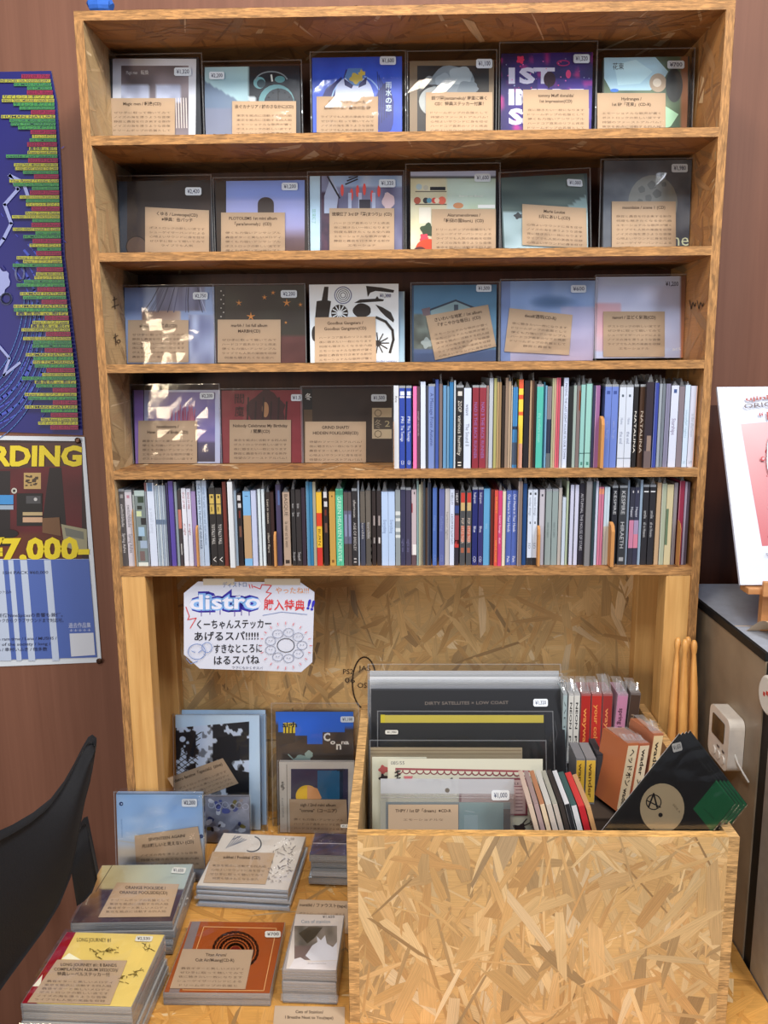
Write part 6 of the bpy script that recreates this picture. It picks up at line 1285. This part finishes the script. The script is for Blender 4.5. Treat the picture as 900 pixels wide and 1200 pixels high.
g = G(); tube(g, [(FX - .012, ty0 + .002, tz0 + .03), (FX - .010, ty0 - .006, tz0 + .020), (FX - .006, ty0 - .018, tz0 + .010), (FX - .0035, ty0 - .030, tz0 + .004)], .0014, (216, 212, 206)); sub('cord', g.build('cord', M_PRINT, smooth=True), tm)
# poster board on a wooden easel on the cabinet
EY = -.085
es = thing('display_easel', 'small wooden easel standing on the refrigerator', 'easel', Matrix.Translation((1.0, EY, FT)))
M_EASEL = mk_wood('easel_beech', (176, 118, 70), (204, 148, 98), axis='x', scale=8, stretch=8)
ez = atz(880, 690, 0).z
lz = aty(890, 684, EY - .02).z
def piece(nm, bx): g = G(); g.box(*bx); sub(nm, g.build(nm, M_EASEL, bevel=.001), es)
ex = aty(866, 680, EY - .02).x
piece('ledge', (ex + .008, ex + .17, EY - .034, EY - .006, lz - .012, lz - .003)); piece('ledge_lip', (ex + .026, ex + .17, EY - .040, EY - .034, lz - .014, lz + .008))
piece('leg', (ex + .035, ex + .05, EY - .02, EY - .008, FT + .0005, lz - .012)); piece('leg', (ex + .15, ex + .165, EY - .02, EY - .008, FT + .0005, lz - .012)); piece('rear_leg', (ex + .09, ex + .105, EY + .06, EY + .07, FT + .0005, lz + .06)); piece('cross_bar', (ex + .09, ex + .105, EY - .006, EY + .07, lz - .012, lz - .003))
FP = FV(ex, EY - .026, lz, 26); a = Art(FP, 0); pb = thing('art_board', 'white poster board with a pink droplets picture on the small easel', 'poster', FP)
x0, y0 = a.p(868, 680); x1, y1 = a.p(839, 453); w_ = .27
L0 = a.p(868, 679); TL = a.p(839, 453.5)
g = G(); xL = (L0[0] + TL[0]) / 2; hB = TL[1]
g.box(xL, xL + w_, 0, hB, -.005, -.0001, (206, 214, 234)); g.build('foam_board', M_PRINT, pb)
a.lim = (xL, xL + w_, 0, hB)
a.grid([(868, 497), (1000, 486), (1025, 632), (893, 640)], lambda u, v: mix((214, 180, 186), (190, 96, 104), v * .9 + .1 * vn(u * 6, v * 6)), 16, 16)
a2 = a.p(868, 640)
r3 = random.Random(9)
a.g.v  # picture drops
for k in range(46):
    y = r3.uniform(502, 634); x = r3.uniform(876 + (y - 497) * .17, 960); r_ = r3.uniform(.8, 3.2); a.circ(x, y, r_, r3.choice([(176, 60, 70), (230, 206, 210), (226, 216, 220)]), n=9); a.circ(x + r_ * .2, y - r_ * .1, r_ * .55, (216, 170, 176), n=7)
a.circ(905, 535, 8, (196, 214, 226), ry=26, wob=.05)
a.text('ujinkaMEMO', 873, 471, 960, 463, 4.6, (166, 90, 84), .02).text('ORIGINAL', 871, 480, 934, 474, 5.4, (84, 60, 60), .0).text('“ M”', 889, 494, 912, 491, 9, (176, 70, 66), .02); a.text('SPRING', 896, 652, 920, 651, 3, (80, 80, 90))
a.build('print', M_PRINT, pb)
# curled leaflet on the cabinet top
g = G(); nn = 14
def leaf(i, j):                                   # j along the sheet, i across
    s = j / nn; y = -.165 + .085 * s; x = .965 + .11 * i - .03 * s; zz = FT + .0015 + .020 * math.sin(math.pi * min(1, s * 1.3)) * (1 - .35 * i) + .004 * math.sin(6 * s)
    return (x, y, zz)
C = (214, 190, 160)
for j in range(nn):
    for i in range(6): g.face([leaf(i / 6, j), leaf((i + 1) / 6, j), leaf((i + 1) / 6, j + 1), leaf(i / 6, j + 1)], C)
lf = tag(g.build('curled_leaflet', M_PRINT, smooth=True), 'curled cream leaflet with red prints on the refrigerator top', 'leaflet')
g = G(); 
for (i0, i1, j0, j1) in ((.45, .75, 9, 12), (.35, .8, 2, 6)):
    for j in range(j0, j1): 
        for q in range(3): ia, ib = i0 + (i1 - i0) * q / 3, i0 + (i1 - i0) * (q + 1) / 3; g.face([(Vector(leaf(ia, j)) + Vector((0, 0, .0006))), (Vector(leaf(ib, j)) + Vector((0, 0, .0006))), (Vector(leaf(ib, j + 1)) + Vector((0, 0, .0006))), (Vector(leaf(ia, j + 1)) + Vector((0, 0, .0006)))], (170, 40, 50))
g.build('red_print', M_PRINT, parent=lf)
g = G(); rr = [(.967 + .012 * (1 - math.cos(t)) * .6, -.170 + .02 * s_, FT + .003 + .007 * (1 + math.sin(t * 1.0))) for t in (0,) for s_ in (0,)]
for k in range(10):
    t0, t1 = math.pi * 1.7 * k / 10, math.pi * 1.7 * (k + 1) / 10; p = lambda t, y: (.972 + .008 * math.cos(t), y, FT + .0095 + .008 * math.sin(t))
    g.face([p(t0, -.19), p(t1, -.19), p(t1, -.15), p(t0, -.15)], (150, 100, 60))
g.build('curled_corner', M_KRAFT, parent=lf, smooth=True)

g = G(); q0 = aty(812, 778, .05); g.box(q0.x, .9265, .046, .050, T + .0006, q0.z, (110, 16, 20)); tag(g.build('folder', M_PRINT), 'dark red folder standing in the gap beside the refrigerator', 'folder')

# drumsticks leaning on the right post behind the crate
for k, (u, v, ub, yb, lab) in enumerate(((794.5, 747, 787, .012, 'leftmost drumstick leaning against the right post'), (803, 749, 799, .000, 'second drumstick from the left, in front of the shorter tip'), (806.5, 746, 806, .020, 'third drumstick, mostly hidden behind its neighbours'), (813.5, 750, 812, .008, 'rightmost drumstick beside the refrigerator side'))):
    yt = yb - .012 if k != 2 else yb; top = aty(u, v, -.030 + (0, -.010, .008, -.004)[k]); bx_ = aty(ub, 870, -.030 + (0, -.010, .008, -.004)[k] - .02)
    d = (bx_ - top).normalized(); L = (top.z - (T + .006)) / -d.z; base = top + d * L
    g = G(); pts = []; rr = []
    for s, r_ in ((0, .002), (.004, .0042), (.010, .0050), (.016, .0044), (.022, .0032), (.040, .0044), (.075, .0062), (.12, .0070), (L - .003, .0071), (L, .0055)): pts.append(top + d * s); rr.append(r_)
    tube(g, pts, rr, n=14); o = g.build('drumstick', M_STICK, smooth=True); tag(o, lab, 'drumstick', 'drumsticks behind the crate')

# ============================================================ dark chair at the left
M_CHAIR = mk_plain('charcoal_fabric', (14, 15, 21), .85, nscale=420, var=.25, bump=.35)
ch = thing('chair', 'charcoal fabric chair with a swept pointed backrest, left of the counter', 'chair', Matrix.Translation((-.22, -.33, -1.25)))
def shell(P, yfn, th_, name):
    g = G(); F_ = []; 
    # the outline is filled by rows between its upper and lower edge, thickened and rounded
    up, lo = P; n = len(up); C = (40, 42, 50)
    A_ = []; 
    for k in range(n):
        row = []
        for q in range(9):
            t = q / 8; u = up[k][0] * (1 - t) + lo[k][0] * t; v = up[k][1] * (1 - t) + lo[k][1] * t
            y = yfn(u) + .02 * math.sin(math.pi * t) * -1; row.append(aty(u, v, y))
        A_.append(row)
    dd = Vector((-.25, 1, .1)).normalized() * th_
    for side, sgn in ((0, 1), (1, -1)):
        base = len(g.v)
        for row in A_: g.v += [tuple(p + (dd * (1 - abs(q - 4) / 4 * .0) if side else Vector((0, 0, 0)))) for q, p in enumerate(row)]
        for k in range(n - 1):
            for q in range(8):
                a_ = base + k * 9 + q; f = (a_, a_ + 1, a_ + 10, a_ + 9); g.f.append(f if side else f[::-1]); g.c.append(C); g.m.append(0); g.uv.append(None)
    m_ = n * 9
    ring = [k * 9 for k in range(n)] + [(n - 1) * 9 + q for q in range(1, 9)] + [k * 9 + 8 for k in range(n - 2, -1, -1)] + [q for q in range(7, 0, -1)]
    for i in range(len(ring)): a_, b_ = ring[i], ring[(i + 1) % len(ring)]; g.f.append((a_, b_, b_ + m_, a_ + m_)); g.c.append(C); g.m.append(0); g.uv.append(None)
    o = g.build(name, M_CHAIR, smooth=True); sub(name, o, ch); s = o.modifiers.new('smooth', 'SUBSURF'); s.levels = s.render_levels = 1; return o
yf = lambda u: -.40 + .0012 * (u + 30)
upr = [(-60, 1010), (-20, 994), (10, 980), (35, 965), (56, 948), (72, 927), (84, 906), (94, 886), (101, 874), (106, 871), (111, 875)]
lor = [(-60, 1250), (-20, 1190), (8, 1150), (30, 1120), (52, 1090), (70, 1060), (83, 1028), (91, 985), (98, 945), (106, 915), (111, 884)]
shell((upr, lor), yf, .022, 'backrest')
shell(([(80, 1000), (88, 982), (96, 968), (101, 966)], [(90, 1062), (99, 1056), (108, 1046), (114, 1030)]), lambda u: yf(u) + .03, .018, 'arm_strut')
g = G(); g.box(-.62, -.12, -.68, -.36, -.84, -.78, (36, 38, 46)); sub('seat', g.build('seat', M_CHAIR, bevel=.02), ch)
for x in (-.58, -.15):
    for y in (-.64, -.38): g = G(); tube(g, [(x, y, -.82), (x * 1.02, y, -1.249)], [.014, .010], (24, 24, 26)); sub('leg', g.build('leg', M_RUB, smooth=True), ch)
# dark bench against the wall
M_BENCH = mk_plain('black_bench', (22, 20, 22), .6)
be = thing('bench', 'black bench against the wall behind the chair', 'bench', Matrix.Translation((-.5, .1, -1.25)))
zt = aty(10, 975, .19).z
g = G(); g.box(-1.2, -.205, .05, .19, zt - .02, zt); sub('seat', g.build('seat', M_BENCH, bevel=.002), be)
for x in (-1.15, -.6): g = G(); g.box(x, x + .03, .08, .16, -1.25, zt - .02); sub('leg', g.build('leg', M_BENCH), be)

bpy.data.objects.remove(_to)
for m_ in [m_ for m_ in bpy.data.meshes if not m_.users]: bpy.data.meshes.remove(m_)
# every label must point at one thing
for lab, who in LABELS.items():
    n_ = len(lab.split())
    if len(who) > 1 or not 4 <= n_ <= 16: print('LABEL CHECK', n_, len(who), lab)
